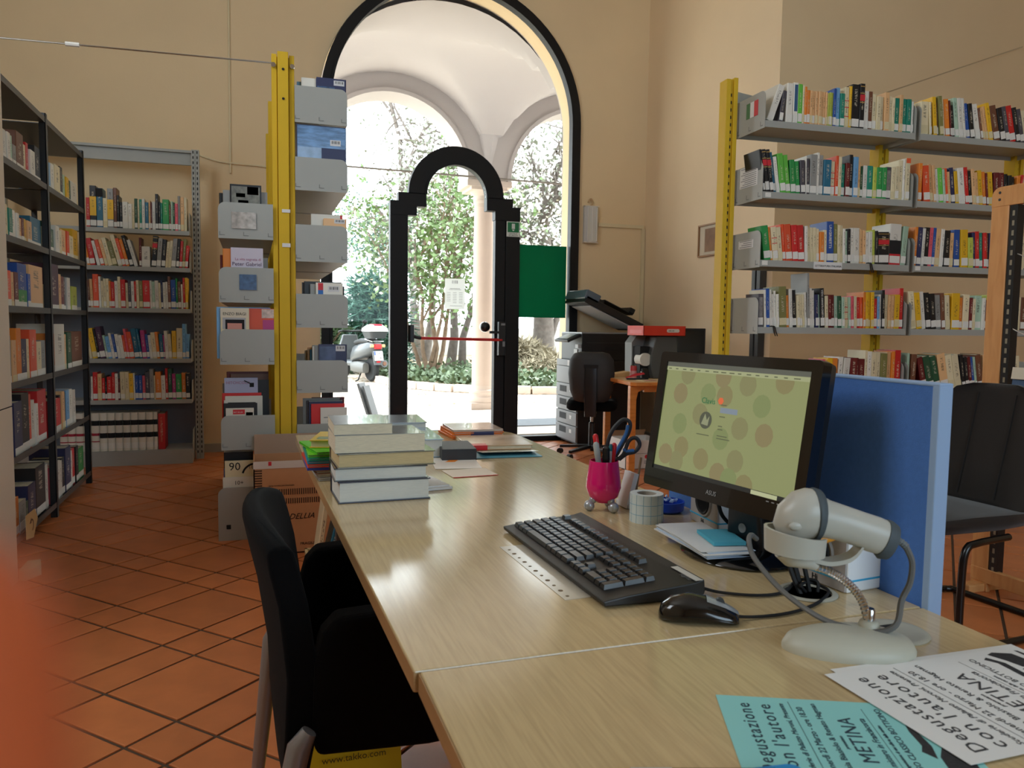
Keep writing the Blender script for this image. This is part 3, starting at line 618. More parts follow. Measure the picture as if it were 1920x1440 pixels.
# ================================================================ yellow rack in the middle (Y runs away from the camera)
yr = thing('library_rack', 'double-sided grey steel rack with yellow posts, standing behind the desk before the arched door', 'shelving', (0.164, 4.35, 0))
def P_(x, y): return (x - 0.164, y - 4.35)
for y in (4.352, 5.28, 6.18):
    b = MB(); dy = y - 4.35
    b.box(-.057, dy + .02, 0, -.031, dy + .085, 2.55).box(.031, dy + .02, 0, .057, dy + .085, 2.55).box(-.028, dy, 0, .026, dy + .03, 2.56).box(-.031, dy + .03, 0, .031, dy + .07, 2.54)
    po = part('post', b, YEL, yr, bevel=.002)
    if y < 5: 
        part('bolt', MB().cyl((-.048, .02, 2.49), (-.048, .005, 2.49), .012, n=12).cyl((.046, .02, 2.49), (.046, .005, 2.49), .012, n=12), CHROME, po)
        part('hole', MB().cyl((0, .0, 2.47), (0, -.001, 2.47), .007, n=10).cyl((0, .0, 2.32), (0, -.001, 2.32), .007, n=10), INK, po)
        part('sticker', MB().box(-.012, -.0015, 1.735, .03, 0, 1.752).box(-.012, -.0015, 1.555, .03, 0, 1.575), WHITE, po)
def panel(x0, x1, z0, z1, y, outer):
    r = .035; p = [(x0, z0), (x1, z0)]
    if outer > 0: p += arc(x1 - r, z1 - r, r, 0, 90, 5) + [(x0, z1)]
    else: p += [(x1, z1)] + arc(x0 + r, z1 - r, r, 90, 180, 5)
    return MB().prism(p, 'y', y, y + .003)
RL = [(2.208, 2.397), (1.857, 2.030), (1.483, 1.678), (1.132, 1.312), (.78, .956), (.43, .61)]
LL = [(1.588, 1.773), (1.258, 1.441), (.934, 1.119), (.482, .665)]
for lst, xa, xb, sg_ in ((RL, .057, .328, 1), (LL, -.328, -.057, -1)):
    for z0, z1 in lst:
        for y0, y1 in ((.004, .925), (.935, 1.83)):
            b = MB().box(xa, y0 + .002, z0 + .004, xb, y1, z0 + .03)
            part('shelf', b, GREYM, yr)
            ep = part('end_panel', panel(xa, xb, z0, z1, y0 - .002, sg_), GREYM, yr)
            if y0 < .1:
                b = MB()
                for q in ((.05, .5, .93) if sg_ > 0 else (.07, .5, .95)):
                    x = xa + (xb - xa) * q; b.box(x - .013, y0 - .0035, z0 + .016, x + .013, y0 - .0025, z0 + .019).box(x - .013, y0 - .0035, z0 + .019, x - .010, y0 - .0025, z0 + .035)
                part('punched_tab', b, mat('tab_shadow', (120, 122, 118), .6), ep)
for xa, xb in ((-.348, -.06), (.06, .348)):
    r = .04; p = [(xa, 0), (xb, 0)] + (arc(xb - r, .284 - r, r, 0, 90, 5) + [(xa, .284)] if xa > 0 else [(xb, .284)] + arc(xa + r, .284 - r, r, 90, 180, 5))
    bp = part('base_panel', MB().prism(p, 'y', -.006, -.002), GREYM, yr); part('base_shelf', MB().box(xa, 0, .0, xb, 1.83, .09), GREYM, yr)
    if xa < 0: part('slot', MB().box(xa + .04, -.0075, .062, xa + .062, -.006, .085), INK, bp)
FOIL = mat('foil_picture', (170, 160, 150), .25, .3, var=.4, scale=40); BPIC = mat('blue_picture', (60, 90, 130), .3, var=.5, scale=45)
part('taped_picture', MB().box(-.262, -.004, 1.64, -.142, -.002, 1.725), FOIL, yr); part('taped_picture', MB().box(-.228, -.004, 1.325, -.143, -.002, 1.405), BPIC, yr)
def rbook(side, y, z, t, d, h, k, label, name='hardcover_book', off=0.0, sticker=None, cat='book', group=None):
    if side > 0: M = Matrix(((0, -1, 0, .488 - off), (1, 0, 0, y), (0, 0, 1, z + .0306), (0, 0, 0, 1)))
    else: M = Matrix(((0, 1, 0, -.160 + off), (-1, 0, 0, y + t), (0, 0, 1, z + .0306), (0, 0, 0, 1)))
    return book(M, t, d, h, k, name, label, group, sticker, cat=cat)
def facing(o, side, t, u0, z0, u1, z1, m, name='cover_picture', dx=0.0006):
    """a flat print on the cover that faces the camera; u runs along +X from the spine or fore-edge"""
    if side > 0: b = MB().box(-dx, -0, 0, 0, 0, 0); b = MB().box(-dx, u0, z0, 0.0, u1, z1)
    else: b = MB().box(t, u0, z0, t + dx, u1, z1)
    return link(name, b.mesh(name, m), o)
def ftext(o, side, t, body, size, u, z, m, **k):
    if side > 0: return lettering(body, size, (-.0012, u, z), (0, -1, 0), (0, 0, 1), m, o, **k)
    return lettering(body, size, (t + .0012, u, z), (0, 1, 0), (0, 0, 1), m, o, **k)
BARC = mat('barcode_label', (220, 222, 224), .6)
def barcode(o, side, t, u0, z0, wd=.05, hh=.028):
    f = facing(o, side, t, u0, z0, u0 + wd, z0 + hh, BARC, 'barcode_label', .0009); b = MB()
    for i in range(7):
        uu = u0 + wd * (.12 + .11 * i); x = (-.0016, -.0009) if side > 0 else (t + .0009, t + .0016); b.box(x[0], uu, z0 + hh * .35, x[1], uu + wd * (.03 + .03 * (i % 3 == 0)), z0 + hh * .85)
    link('barcode', b.mesh('barcode', INK), f)
# right side, front items first
gR = 'boxed audiobooks and films on the yellow-post rack'
def filler(side, z, specs, where, d=.14):
    y = specs[0]
    for i, (k, t, h, dd, off) in enumerate(specs[1]):
        cn = PAL[SPEC.get(k, k)][1]
        lab = f'{cn} media case, {ORD[i + 1]} from the near end, {where}'
        rbook(side, y, z, t, dd, h, k, lab, 'media_case', off, None, 'case', gR if side > 0 else 'books and cases on the rack side facing the bookcase'); y += t + .002
lv = lambda n: f'{n} shelf, door side of middle rack'
o = rbook(1, 4.366, 2.208, .03, .155, .215, 'I', 'dark blue boxed set with barcode label sticking up above the topmost grey end panel', 'media_case', 0, None, 'case', gR); barcode(o, 1, .03, .01, .18, .055, .026); facing(o, 1, .03, .06, .15, .15, .17, BPIC)
filler(1, 2.208, (4.40, [('W', .025, .215, .10, .13), ('K', .02, .21, .13, .1), ('L', .02, .205, .1, .15), ('K', .03, .2, .13, 0), ('G', .03, .2, .13, 0), ('B', .03, .2, .14, 0)]), lv('top'))
o = rbook(1, 4.366, 1.857, .02, .258, .315, 'I', 'large glossy blue picture book facing out above the second end panel', 'hardcover_book', 0, None, 'book', gR)
facing(o, 1, .02, .004, .20, .254, .311, mat('sky_photo', (110, 150, 196), .15, var=.45, scale=14, stretch=(1, 1, 4))); facing(o, 1, .02, .13, .01, .254, .20, mat('pale_blue_photo', (150, 180, 214), .2, var=.2, scale=20)); barcode(o, 1, .02, .03, .215, .055, .03)
filler(1, 1.857, (4.39, [('K', .02, .25, .2, 0), ('G', .03, .24, .2, 0), ('A', .03, .25, .2, 0), ('W', .02, .22, .2, 0)]), lv('second'))
o = rbook(1, 4.366, 1.483, .035, .12, .205, 'T', 'beige box with barcode label showing over the third end panel', 'media_case', 0, None, 'case', gR); barcode(o, 1, .035, .01, .18, .055, .022)
o = rbook(1, 4.403, 1.483, .03, .165, .23, 'W', 'white and red boxed set behind the beige box, third end panel', 'media_case', .018, None, 'case', gR); facing(o, 1, .03, 0, 0, .012, .23, REDBAND, 'red_edge')
filler(1, 1.483, (4.44, [('K', .03, .2, .14, 0), ('K', .03, .2, .14, 0), ('D', .03, .2, .14, 0), ('G', .03, .2, .14, 0)]), lv('third'))
o = rbook(1, 4.366, 1.132, .03, .142, .212, 'W', 'white boxed set with red and blue emblem and barcode over the fourth end panel', 'media_case', .02, None, 'case', gR)
facing(o, 1, .03, .105, .172, .132, .21, REDBAND, 'red_field'); facing(o, 1, .03, .105, .145, .132, .172, mat('emblem_blue', (40, 110, 190), .5), 'blue_field'); barcode(o, 1, .03, .02, .165, .06, .03)
filler(1, 1.132, (4.40, [('G', .025, .205, .15, .04), ('K', .025, .22, .2, .02), ('H', .02, .215, .2, .03), ('K', .025, .2, .2, 0), ('G', .03, .2, .2, 0), ('K', .03, .19, .2, 0)]), lv('fourth'))
o = rbook(1, 4.366, .78, .016, .15, .232, 'I', 'navy film case with pale cloud picture and barcode over the fifth end panel', 'media_case', 0, None, 'case', gR); barcode(o, 1, .016, .01, .195, .05, .03); facing(o, 1, .016, .06, .05, .145, .22, mat('cloud_photo', (70, 84, 120), .2, var=.4, scale=18))
filler(1, .78, (4.385, [('G', .014, .225, .15, .02), ('W', .014, .22, .15, .03), ('G', .014, .225, .15, .03), ('K', .014, .22, .15, .02), ('G', .014, .222, .15, .03), ('A', .02, .2, .16, .03), ('K', .014, .215, .15, .01), ('T', .02, .21, .15, .05), ('K', .02, .2, .15, .02), ('Z', .02, .19, .15, .05), ('K', .02, .19, .15, .04), ('C', .02, .19, .15, .06), ('K', .03, .19, .15, .05)]), lv('fifth'))
o = rbook(1, 4.366, .43, .016, .142, .235, 'W', 'white film case with fine print, nearest on the sixth shelf behind the desk', 'media_case', 0, None, 'case', gR)
b = MB()
for i in range(7): b.box(-.001, .02, .06 + i * .02, 0, .125 - .01 * (i % 3), .064 + i * .02)
link('printed_lines', b.mesh('printed_lines', mat('faded_ink', (130, 132, 134), .8)), o)
filler(1, .43, (4.385, [('R', .014, .255, .18, .01), ('I', .014, .265, .18, .02), ('G', .014, .27, .18, .02), ('H', .014, .27, .18, .03), ('G', .02, .28, .2, .03), ('K', .02, .27, .18, .02), ('D', .02, .28, .18, .0), ('K', .02, .27, .18, .02)]), lv('sixth'))
# left side
gL = 'books and cases on the rack side facing the bookcase'
o = rbook(-1, 4.366, 1.588, .018, .155, .25, 'K', 'black framed colourful picture book sticking up above the upper left end panel', 'hardcover_book', .055, None, 'book', gL)
facing(o, -1, .018, .008, .15, .147, .24, mat('collage_print', (120, 120, 110), .4, var=.5, scale=30)); facing(o, -1, .018, .085, .2, .14, .24, REDBAND); facing(o, -1, .018, .03, .185, .075, .205, bookmat('E')); facing(o, -1, .018, .04, .15, .09, .17, bookmat('B'))
filler(-1, 1.588, (4.386, [('G', .02, .22, .22, .02), ('H', .02, .2, .22, .02), ('K', .03, .21, .2, .0), ('Z', .03, .21, .2, .0)]), 'upper shelf, left side of middle rack')
o = rbook(-1, 4.366, 1.258, .022, .16, .255, 'W', 'lilac-white music biography showing its title above the second left end panel', 'hardcover_book', .055, None, 'book', gL)
facing(o, -1, .022, .0, .0, .16, .255, mat('lilac_cover', (206, 200, 216), .5)); MAUVE = mat('mauve_ink', (168, 96, 128), .6)
ftext(o, -1, .022, 'La vita segreta di', .019, .02, .19, MAUVE); ftext(o, -1, .022, 'Peter Gabriel', .027, .006, .162, mat('plum_ink', (74, 40, 80), .6))
filler(-1, 1.258, (4.39, [('O', .03, .25, .12, .015), ('G', .02, .21, .22, .02), ('D', .03, .22, .2, .0), ('Z', .03, .2, .2, .0)]), 'second shelf, left side of middle rack')
o = rbook(-1, 4.366, .934, .01, .142, .265, 'C', 'magazine-like book with cream title strip and dark-haired portrait, third left end panel', 'paperback_book', 0, None, 'book', gL)
facing(o, -1, .01, 0, .215, .135, .262, mat('cream_strip', (222, 212, 190), .6)); ftext(o, -1, .01, 'ENZO BIAGI', .021, .012, .228, INK)
facing(o, -1, .01, .01, .155, .125, .215, mat('portrait_backdrop', (176, 178, 180), .6)); facing(o, -1, .01, .024, .155, .118, .205, mat('dark_hair', (30, 26, 30), .8), dx=.001); facing(o, -1, .01, .034, .14, .106, .186, mat('skin_print', (214, 150, 136), .7), dx=.0014)
o = rbook(-1, 4.366 + .011, .934, .01, .27, .265, 'X', 'coral and purple magazine behind the portrait cover, third left end panel', 'magazine', 0, None, 'magazine', gL)
facing(o, -1, .01, .205, .215, .268, .262, mat('cartoon_print', (210, 190, 180), .5, var=.4, scale=50)); facing(o, -1, .01, .21, .14, .268, .205, bookmat('M'))
for i, (k, h) in enumerate((('L', .27), ('M', .24), ('J', .26), ('P', .25), ('B', .27), ('U', .26))):
    rbook(-1, 4.39 + i * .014, .934, .011, .27, h, k, f'{PAL[k][1]} thin comic, {ORD[i]} behind the portrait magazine, its spine poking out of the rack', 'comic', -.02, None, 'comic', gL)
o = rbook(-1, 4.366, .482, .012, .14, .19, 'W', 'white paperback with red best seller label, front of the lowest left end panel', 'paperback_book', .02, None, 'book', gL)
facing(o, -1, .012, .0, .0, .14, .19, mat('soft_cream', (222, 218, 204), .6)); facing(o, -1, .012, .035, .158, .095, .183, REDBAND, dx=.0009); ftext(o, -1, .012, 'BEST SELLER', .0085, .038, .166, WHITE); facing(o, -1, .012, .1, .15, .135, .168, ORB)
for i, (k, t, h, d, off) in enumerate((('K', .012, .215, .17, .008), ('W', .012, .23, .18, .01), ('W', .014, .25, .19, .015), ('R', .012, .265, .2, .0))):
    o = rbook(-1, 4.38 + i * .017, .482, t, d, h, k, f'{PAL[k][1]} book, {ORD[i]} behind the best-seller paperback on the lowest left shelf', 'paperback_book', off, None, 'book', gL)
    if i == 1: facing(o, -1, t, .02, h - .03, .16, h - .012, INK, 'black_strip')
o = rbook(-1, 4.45, .482, .014, .17, .345, 'L', 'pale blue film book with camera crane picture on the lowest left shelf', 'hardcover_book', .012, None, 'book', gL)
facing(o, -1, .014, 0, .2, .17, .345, mat('pale_violet', (178, 184, 214), .5)); ftext(o, -1, .014, 'HITCHCOCK', .021, .008, .312, MAUVE)
ft = MB().tube([(.0148, .1, .33), (.0148, .125, .318), (.0148, .14, .31)], .003, 6).box(.014, .128, .295, .0152, .15, .318); link('crane_picture', ft.mesh('crane', INK), o)
facing(o, -1, .014, .005, .235, .07, .26, INK)
filler(-1, .482, (4.48, [('K', .03, .33, .2, .04), ('G', .03, .31, .22, .0), ('Z', .03, .36, .2, .04), ('D', .03, .37, .22, .02)]), 'lowest shelf, left side of middle rack')
o = rbook(-1, 4.36, .055, .01, .155, .25, 'W', 'white card divider marked with a number ten, front of the rack base', 'divider_card', 0, None, 'card', gL); ftext(o, -1, .01, '10+', .03, .057, .21, INK)
o = rbook(-1, 4.375, .055, .014, .145, .335, 'C', 'cream book with big ninety on its cover, behind the white divider card', 'paperback_book', .01, None, 'book', gL)
ftext(o, -1, .014, '90', .06, .02, .285, INK); ftext(o, -1, .014, '10', .025, .12, .29, mat('grey_ink', (120, 120, 120), .8)); o2 = link('dial_arc', MB().strip([(y, z) for y, z in arc(.155, .25, .072, 92, 165, 10)], [(y, z) for y, z in arc(.155, .25, .062, 92, 165, 10)], 'x', .0143, .0152).mesh('dial', INK), o)
for i, (k, h) in enumerate((('B', .29), ('M', .285), ('K', .37), ('L', .36), ('W', .38))):
    rbook(-1, 4.40 + i * .02, .055, .014, .15, h, k, f'{PAL[k][1]} book, {ORD[i]} behind the ninety cover in the rack base', 'paperback_book', .004, None, 'book', gL)
# ================================================================ right rack
ra = math.atan2(-.066, .998); rk = thing('library_rack', 'grey steel library rack with perforated yellow posts along the alcove wall, full of literature', 'shelving', (2.679, 3.746, 0), ra)
RD = Vector((.998, -.066, 0)); RN = Vector((.066, .998, 0)); RP = Vector((2.679, 3.746, 0))
SZ = [2.30, 1.915, 1.54, 1.168, .803, .413, .05]
for x in (-.09, .955, 1.985):
    h = 2.59 if x < 0 else 2.50
    po = part('post', MB().box(x, .262, 0, x + .028, .345, h).box(x + .028, .275, 0, x + .048, .335, h).box(x + .048, .262, 0, x + .073, .345, h + .01), YEL, rk, bevel=.002)
    b = MB()
    for i in range(58): b.box(x + .034, .2735, .1 + i * .042, x + .041, .2765, .118 + i * .042)
    tag(part('slot', b, INK, po), kind='stuff')
b = MB().prism([(-.01, 2.45), (.24, 2.45), (.24, 2.52), (-.01, 2.555)], 'y', .35, .354); part('gusset', b, GREYM, rk)
for si, z in enumerate(SZ):
    for x0, x1 in ((0.004, .983), (1.022, 2.0)):
        part('shelf', MB().box(x0, 0.0, z - .036, x1, .003, z).box(x0, .003, z - .012, x1, .30, z - .002).box(x0, .297, z - .036, x1, .30, z), GREYM, rk)
    for x, first in ((0.0, 1), (.984, 0), (1.018, 0), (2.0, 0)):
        z0 = z - .04; z1 = z + .165; r = .04
        ep = part('end_panel', MB().prism([(0.3, z0), (0.3, z1)] + arc(r, z1 - r, r, 90, 180, 6) + [(0.0, z0)], 'x', x, x + .003), GREYM, rk)
        if first:
            for q in (.03, .15, .27): part('punched_tab', MB().box(x - .001, q - .012, z0 + .014, x + .0, q + .012, z0 + .018).box(x - .001, q + .009, z0 + .018, x, q + .012, z0 + .04), MC['tab_shadow'], ep)
# things taped to the end panels and shelf labels
fg = part('flag_sticker', MB().box(-.002, .15, 2.345, -.0005, .19, 2.43), mat('flag_green', (84, 124, 84), .7), rk); part('flag_white', MB().box(-.002, .11, 2.345, -.0005, .15, 2.43), WHITE, fg); part('flag_red', MB().box(-.002, .07, 2.345, -.0005, .11, 2.43), mat('flag_red', (206, 70, 74), .7), fg)
fg.rotation_euler = (0, 0, 0); fg.scale = (1, 1, 1)
for z, y0, y1, h in ((1.96, .05, .235, .115), (1.615, .07, .225, .045)):
    s_ = part('index_sheet', MB().box(-.002, y0, z, -.0005, y1, z + h), WHITE, rk); b = MB()
    for i in range(int(h / .011)): b.box(-.003, y0 + .012, z + .006 + i * .011, -.002, y1 - .012 - .02 * (i % 3), z + .0095 + i * .011)
    tag(part('printed_lines', b, MC['faded_ink'], s_), kind='stuff')
sl = part('shelf_label', MB().box(.345, -.0015, 1.500, .53, 0, 1.541), WHITE, rk); lettering('LETTERATURA ITALIANA', .0155, (.352, -.0022, 1.513), (1, 0, 0), (0, 0, 1), INK, sl)
for x, z in ((.02, 1.885), (.015, 1.512), (1.03, 1.512)): part('shelf_label', MB().box(x, -.0015, z, x + .035, 0, z + .024), STICK, rk)
sl = part('shelf_label', MB().box(1.87, -.0015, 1.495, 2.0, 0, 1.545), INK, rk); part('strip', MB().box(1.875, -.003, 1.51, 2.0, -.0015, 1.535), WHITE, sl); lettering('LETTERATURA', .018, (1.885, -.0035, 1.515), (1, 0, 0), (0, 0, 1), INK, sl)
for x, z in ((.085, 1.168), (.70, 1.54)): part('ribbon', MB().tube(smooth_path([(x, .01, z + .004), (x + .012, -.006, z + .002), (x + .02, -.006, z - .03), (x + .028, -.006, z - .05)]), .003, 5).tube(smooth_path([(x + .012, .01, z + .004), (x + .02, -.007, z + .002), (x + .03, -.007, z - .025), (x + .04, -.007, z - .05)]), .003, 5), MATTE, rk)
def rr(spec, bay, si, x0, x1, h0=62, depth=.16):
    z = SZ[si] - .0015; O = RP + RD * x0 + RN * .012 + Vector((0, 0, z))
    dep = lambda x: (RP + RD * x).dot(Vector((fw.x, fw.y, 0)))
    row(spec, O, RD, RN, x1 - x0, dep(x0), dep(x1), f'{("top", "second", "third", "fourth", "fifth", "sixth", "bottom")[si]} shelf, {bay} bay, right rack', h0, depth)
rr('_6 W14,70,20 H8,58,8 W13,72,1 w10,74,0 Q9,72,0 C4,70 O5,68 O6 T6 T6 T6 T6 T5 T5 T4 J4,60 J4,62 J4,62 B6,70 L8,72 V9,62 b9,74 Y5,76 K16,80 k10,82 W10,70 Z8,70 C8,66 C8 C7 T10,70,-1 C6,64,0 C6 V9,62 T7,68 V9,62 V9,62 W4,58', 'near', 0, .008, .975)
rr('_2 C18,60,-2 C5,60,-4 Z3,58 Y9,70,-6 Z4,62 F9,72,-7 C5,70 O11,68 D3,66 K9,58,-8 S9,72 W9,72 W6,72 B9,64,-10 K10,64 W13,64,-12 Z5,58 T6,58,-13 T6 Y10,68 Z15,64,-14 K12,60 H10,64 R15,66 K10,64 H10,62 C12,60', 'far', 0, 1.03, 1.83)
rr('_4 K5,78,-9 k9,78,-9 k8,78 A7,74 W8,66 Q12,72,-8 Q11,70 E11,62,-5 E10,60 H10,62,-4 W3,70,-2 H6,66 G15,74,0 W6,78 G9,74 A16,66,0 b9,64 X6,74 C7,72 V9,60 D9,62 K8,78 L10,74 T6,66 N7,58 W9,60 V12,60 J8,58 E11,58 E10,58 g11,60 C8,60 C8 C9,74 W5,76 x9,78', 'near', 1, .008, .975)
rr('_1 O8,70,0 X14,66,-6 T7,70,-7 T6,68 W6,62 Q9,64,-7 S5,62 X5,64 T6,58 I9,66,-8 Y7,60 W13,66 R8,68,-8 K8,62 T7,66 T6,60 Y9,64,-7 O8,62 D4,60 Y11,62 D12,62,-3 D9,62 K7,60 K8,58 K7,56 O7,58,2 R5,60,4 C5,56 K8,54 G8,56', 'far', 1, 1.03, 1.86)
rr('_10 E14,64,-8 O4,62 b10,62,-7 C9,62 X6,68,-6 X13,68 R11,67,-5 R13,67 W6,66,-2 C6,64 C6,64 C6,64 C6,62 O8,56 C6,60 u14,76,-2 F8,72 C6,70 C5,70 W5,64 S4,60 K6,64 W7,66 W11,66 T6,64 T6 W6,58 W7,60 J5,64 K6,62 k21,60 m22,76,1 S10,72,4', 'near', 2, .008, .97)
rr('O5,72,2 I8,72 W5,70 K8,72 P7,72 B5,72 T8,70 W6,70 K10,68,0 T7,64 B10,70,-2 Y12,70,-3 J9,56,-4 I5,66 R7,68,-4 V6,66 R6,66 Z5,66 I9,66,-4 K9,66 W4,64 _4 Y8,64,0 W8,64 P10,64 C8 I6 C8', 'far', 2, 1.03, 1.90)
rr('_2 g11,62,-1 W5,70,-3 B7,72 W5,70 W5 W5,68 W5,62 F16,76,-3 O6,60,-4 W7,72 K9,70,-4 C6,60 C5 C5,62 W5,66 G5,102,-3 W6,74 W6,70 I7,62,-4 S4,62 v9,74,-4 C7,60,-3 D7,62 D7,62 S7,60 N8,60 S6,58 b9,58 S5,58 P6,60 C6,60 R7,58 X6,58 O5,68,-2 Y6,68 Y6,68 Y7,68 R7,56 L5,60 W4,64 K6,72 C7,64,0 T6,62 T6 y11,64,0 R8,76,0', 'near', 3, .008, .975)
rr('_2 C9,70,-8 Y9,68,-8 W7,70 K8,68,-7 K9,66 G9,64,-6 Z6,68 C8,64,-5 _1 Y13,68,-1 O6,60 C10,66,0 D5,60 C5,58 S11,64 W5,60 D5,56 J9,66 _4 Y7,66,0 A8,66 K5 P12,66 C9 Z9', 'far', 3, 1.03, 1.88)
rr('W4,55,0 A9,58 P6,60 T4,58 Y10,62,0 O9,62 W9,64,3 W12,62,4 D13,62,0 D4 D12,60 C5,76 W8,74 C9,72 C8,72 F12,70 T8,72 O6,74 R11,76', 'near', 4, .40, .975)
rr('S4,70 Z9,68,2 _14 D10,62,-14 N12,64,-15 N11,64,-15 T14,68,-12 C11,66 C11,66 K6,66,-10 K6 D6 B5 S4 Z9,66 T14,66,-4 _4 C12,66 C8 X10 C14', 'far', 4, 1.03, 1.86)
rr('_6 T6,62,-8 R8,66,-12 G9,70 K8,70 G7,68 T6,60 O9,66 Y8,66 C6 R8 K7', 'far', 5, 1.13, 1.5)
rr('_3 K8,60,-2 R6 K6 D8,64 K8 H8 D7', 'far', 6, 1.13, 1.42)
# ================================================================ grey bookcase on the back wall
bc = thing('wall_bookcase', 'grey steel bookcase of six shelves against the back wall, with perforated uprights', 'bookcase', (-1.2, 6.85, 0))
BZ = [1.876, 1.582, 1.255, .855, .526]
x0, x1 = -.62, .722
for z in BZ: part('shelf', MB().box(x0, 0, z - .034, x1, .003, z).box(x0, .003, z - .012, x1, .34, z - .002), GREYM, bc)
part('base_plinth', MB().box(x0, -.01, 0, x1, .34, .118), GREYM, bc)
for x in (.735, -.66):
    po = part('upright', MB().box(x, .20, 0, x + .028, .26, 2.56).box(x + .03, .20, 0, x + .06, .26, 2.56), GREYM, bc); b = MB()
    for i in range(60):
        for dx in (.010, .041): b.box(x + dx, .1985, .05 + i * .042, x + dx + .008, .2, .072 + i * .042)
    tag(part('slot', b, INK, po), kind='stuff')
for z in BZ + [.118]: part('side_support', MB().prism([(.0, z - .03), (.27, z - .03), (.27, z + .15), (.06, z + .15), (.0, z + .05)], 'x', .722, .726), GREYM, bc)
part('top_beam', MB().box(-.66, .30, 2.45, .735, .33, 2.555).box(-.66, .27, 2.545, .735, .33, 2.565), GREYM, bc)
part('back_panel', MB().box(x0, .335, .05, .73, .34, 1.60), mat('slate_panel', (118, 124, 134), .6), bc)
def br(spec, i, h0=50, xa=-1.215, xb=-.492):
    row(spec, (xa, 6.862, BZ[i] - .0015), (1, 0, 0), (0, 1, 0), xb - xa, 6.13, 6.35, f'{("top", "second", "third", "fourth", "fifth")[i]} shelf, back wall bookcase', h0, .15)
br('R8,54 c13,76 a13,72 C9,54 q12,72 Z7,74 K5,60 K6,48 W11,49 W8,46 C5,46 N6,56 C4,54 V5,55 W6,56 A7,50 T4,54 D3,50 W7,52 K6,66 K4,52 V4,50 E13,57 Z4,48 S4,54 N4,52 P6,50 G5,64 T7,62 C6,62', 0)
br('O6,52,-10 R11,50,-9 W7,46,-12 X8,48,-13 T7,48 C9,52,-13 F10,46 C9,58,-14 X7,52 O7,50 K8,58,-15 W8,50,-15 _2 D5,54,0 W17,38,0 _2 k10,58,4 G9,54,5 K8,52,4 C6,48,5 C6,50 G9,54,5 K6,54,4 R6,50,4 F6,54 R6,42', 1)
br('Z5,52,-2 T6,53 X12,62,-1 W5,58 C5,50 C6,54 C6,54 O4,50 R8,48 W7,50 C6,58 R10,53 C6,47 H6,50 W7,50 R4,50 C6,52 F8,51 R15,52 W5,52 S6,50 W8,52 C5,48 I4,52 W6,49 W5,50 Z6,60 B11,54 E4,57 Z7,51 W4,46 R5,58 Y6,58', 2)
br('C6,44,-9 Y11,57,-9 K5,56 U12,60 S5,44 L8,42 W6,48 B5,46 W7,46,-8 W8,44 X5,44 P5,56 X10,50,-8 A11,56,-8 A5,56 M9,53,-5 B6,46 W6,44 C9,49 O6,50 A8,46,-3 M3,44 W7,52 C7,46 Y9,52,-1 C12,57,0 L7,65 L7,46', 3)
br('W4,45,0 R9,53 T8,50 R6,42 K4,46 R9,44 R6,52 W6,50 D4,40 C9,53,-1 C8,53 Y8,50 W3,50 B7,46 B7,46 P6,45 H8,52 G8,57 C3,45 O11,52 W8,45 R5,58 N8,57 M7,48 E11,47 O8,49 K8,48', 4)
ENC = mat('encyclopedia_cream', (226, 222, 208), .3, var=.03, scale=10)
x = -1.44
for i in range(13):
    tt = .055 if i < 12 else .03; r3 = i < 5
    g_ = 'white encyclopedia volumes on the bookcase plinth'
    o = tag(link('encyclopedia_volume', None, None, (x, 6.86, .119)), ('white encyclopedia volume with red bands, ' if r3 else 'white encyclopedia volume with two black blocks, ') + ORD[i] + ' along the plinth', 'encyclopedia', g_)
    h = .305
    p = arc(tt / 2, .02, tt / 2, 180, 360, 6); link('cover', MB().prism([(a_, c_ * .6) for a_, c_ in p] + [(tt, .21), (0, .21)], 'z', 0, h).mesh('cover', ENC, 40), o)
    def bd(z0, z1, m, nm): link(nm, MB().prism([(a_ * .99 + .0003, c_ * .6 - .0008) for a_, c_ in p] + [(tt, .02), (0, .02)], 'z', z0, z1).mesh(nm, m, 40), o)
    bd(.205, .245, INK, 'title_block')
    if r3: bd(.125, .145, mat('band_crimson', (170, 40, 62), .5), 'red_band'); bd(.075, .083, MC['band_crimson'], 'red_band')
    else: bd(.105, .145, INK, 'title_block')
    bd(.02, .065, STICK, 'spine_sticker')
    x += tt + .0008
o = book(Matrix.Translation((x + .004, 6.87, .119)), .05, .22, .29, 'R', 'hardcover_book', 'big red cloth-bound dictionary standing at the end of the encyclopedia row', 'reference books on the plinth', None)
lettering('IL GRANDE DIZIONARIO', .018, (.018, -.0008, .26), (0, 0, -1), (1, 0, 0), mat('gilt', (220, 150, 110), .4), o, name='spine_title')
# ================================================================ black bookcase on the left
kb_ = thing('black_bookcase', 'black slotted-angle metal bookcase of seven shelves along the left aisle', 'bookcase', (-1.1, 5.13, 0))
KM = mat('black_metal', (26, 26, 27), .45); KL = mat('black_shelf_edge', (62, 60, 56), .4)
for y in (-1.06, 0.0, 1.02):
    for xx in (0.0, -.32): part('post', MB().box(xx - .004 if xx == 0 else xx, y, 0, xx if xx == 0 else xx + .004, y + .04, 2.32).box(xx - .035 if xx == 0 else xx, y, 0, xx if xx == 0 else xx + .035, y + .004, 2.32), KM, kb_)
KZ = [2.298, 1.922, 1.559, 1.222, .852, .488, .092]
for z in KZ:
    for y0, y1 in ((-1.02, 0.0), (.04, 1.02)): part('shelf', MB().box(-.32, y0, z - .03, -.003, y1, z - .026).box(-.006, y0, z - .032, -.002, y1, z).box(-.32, y0, z - .03, -.316, y1, z), KL, kb_)
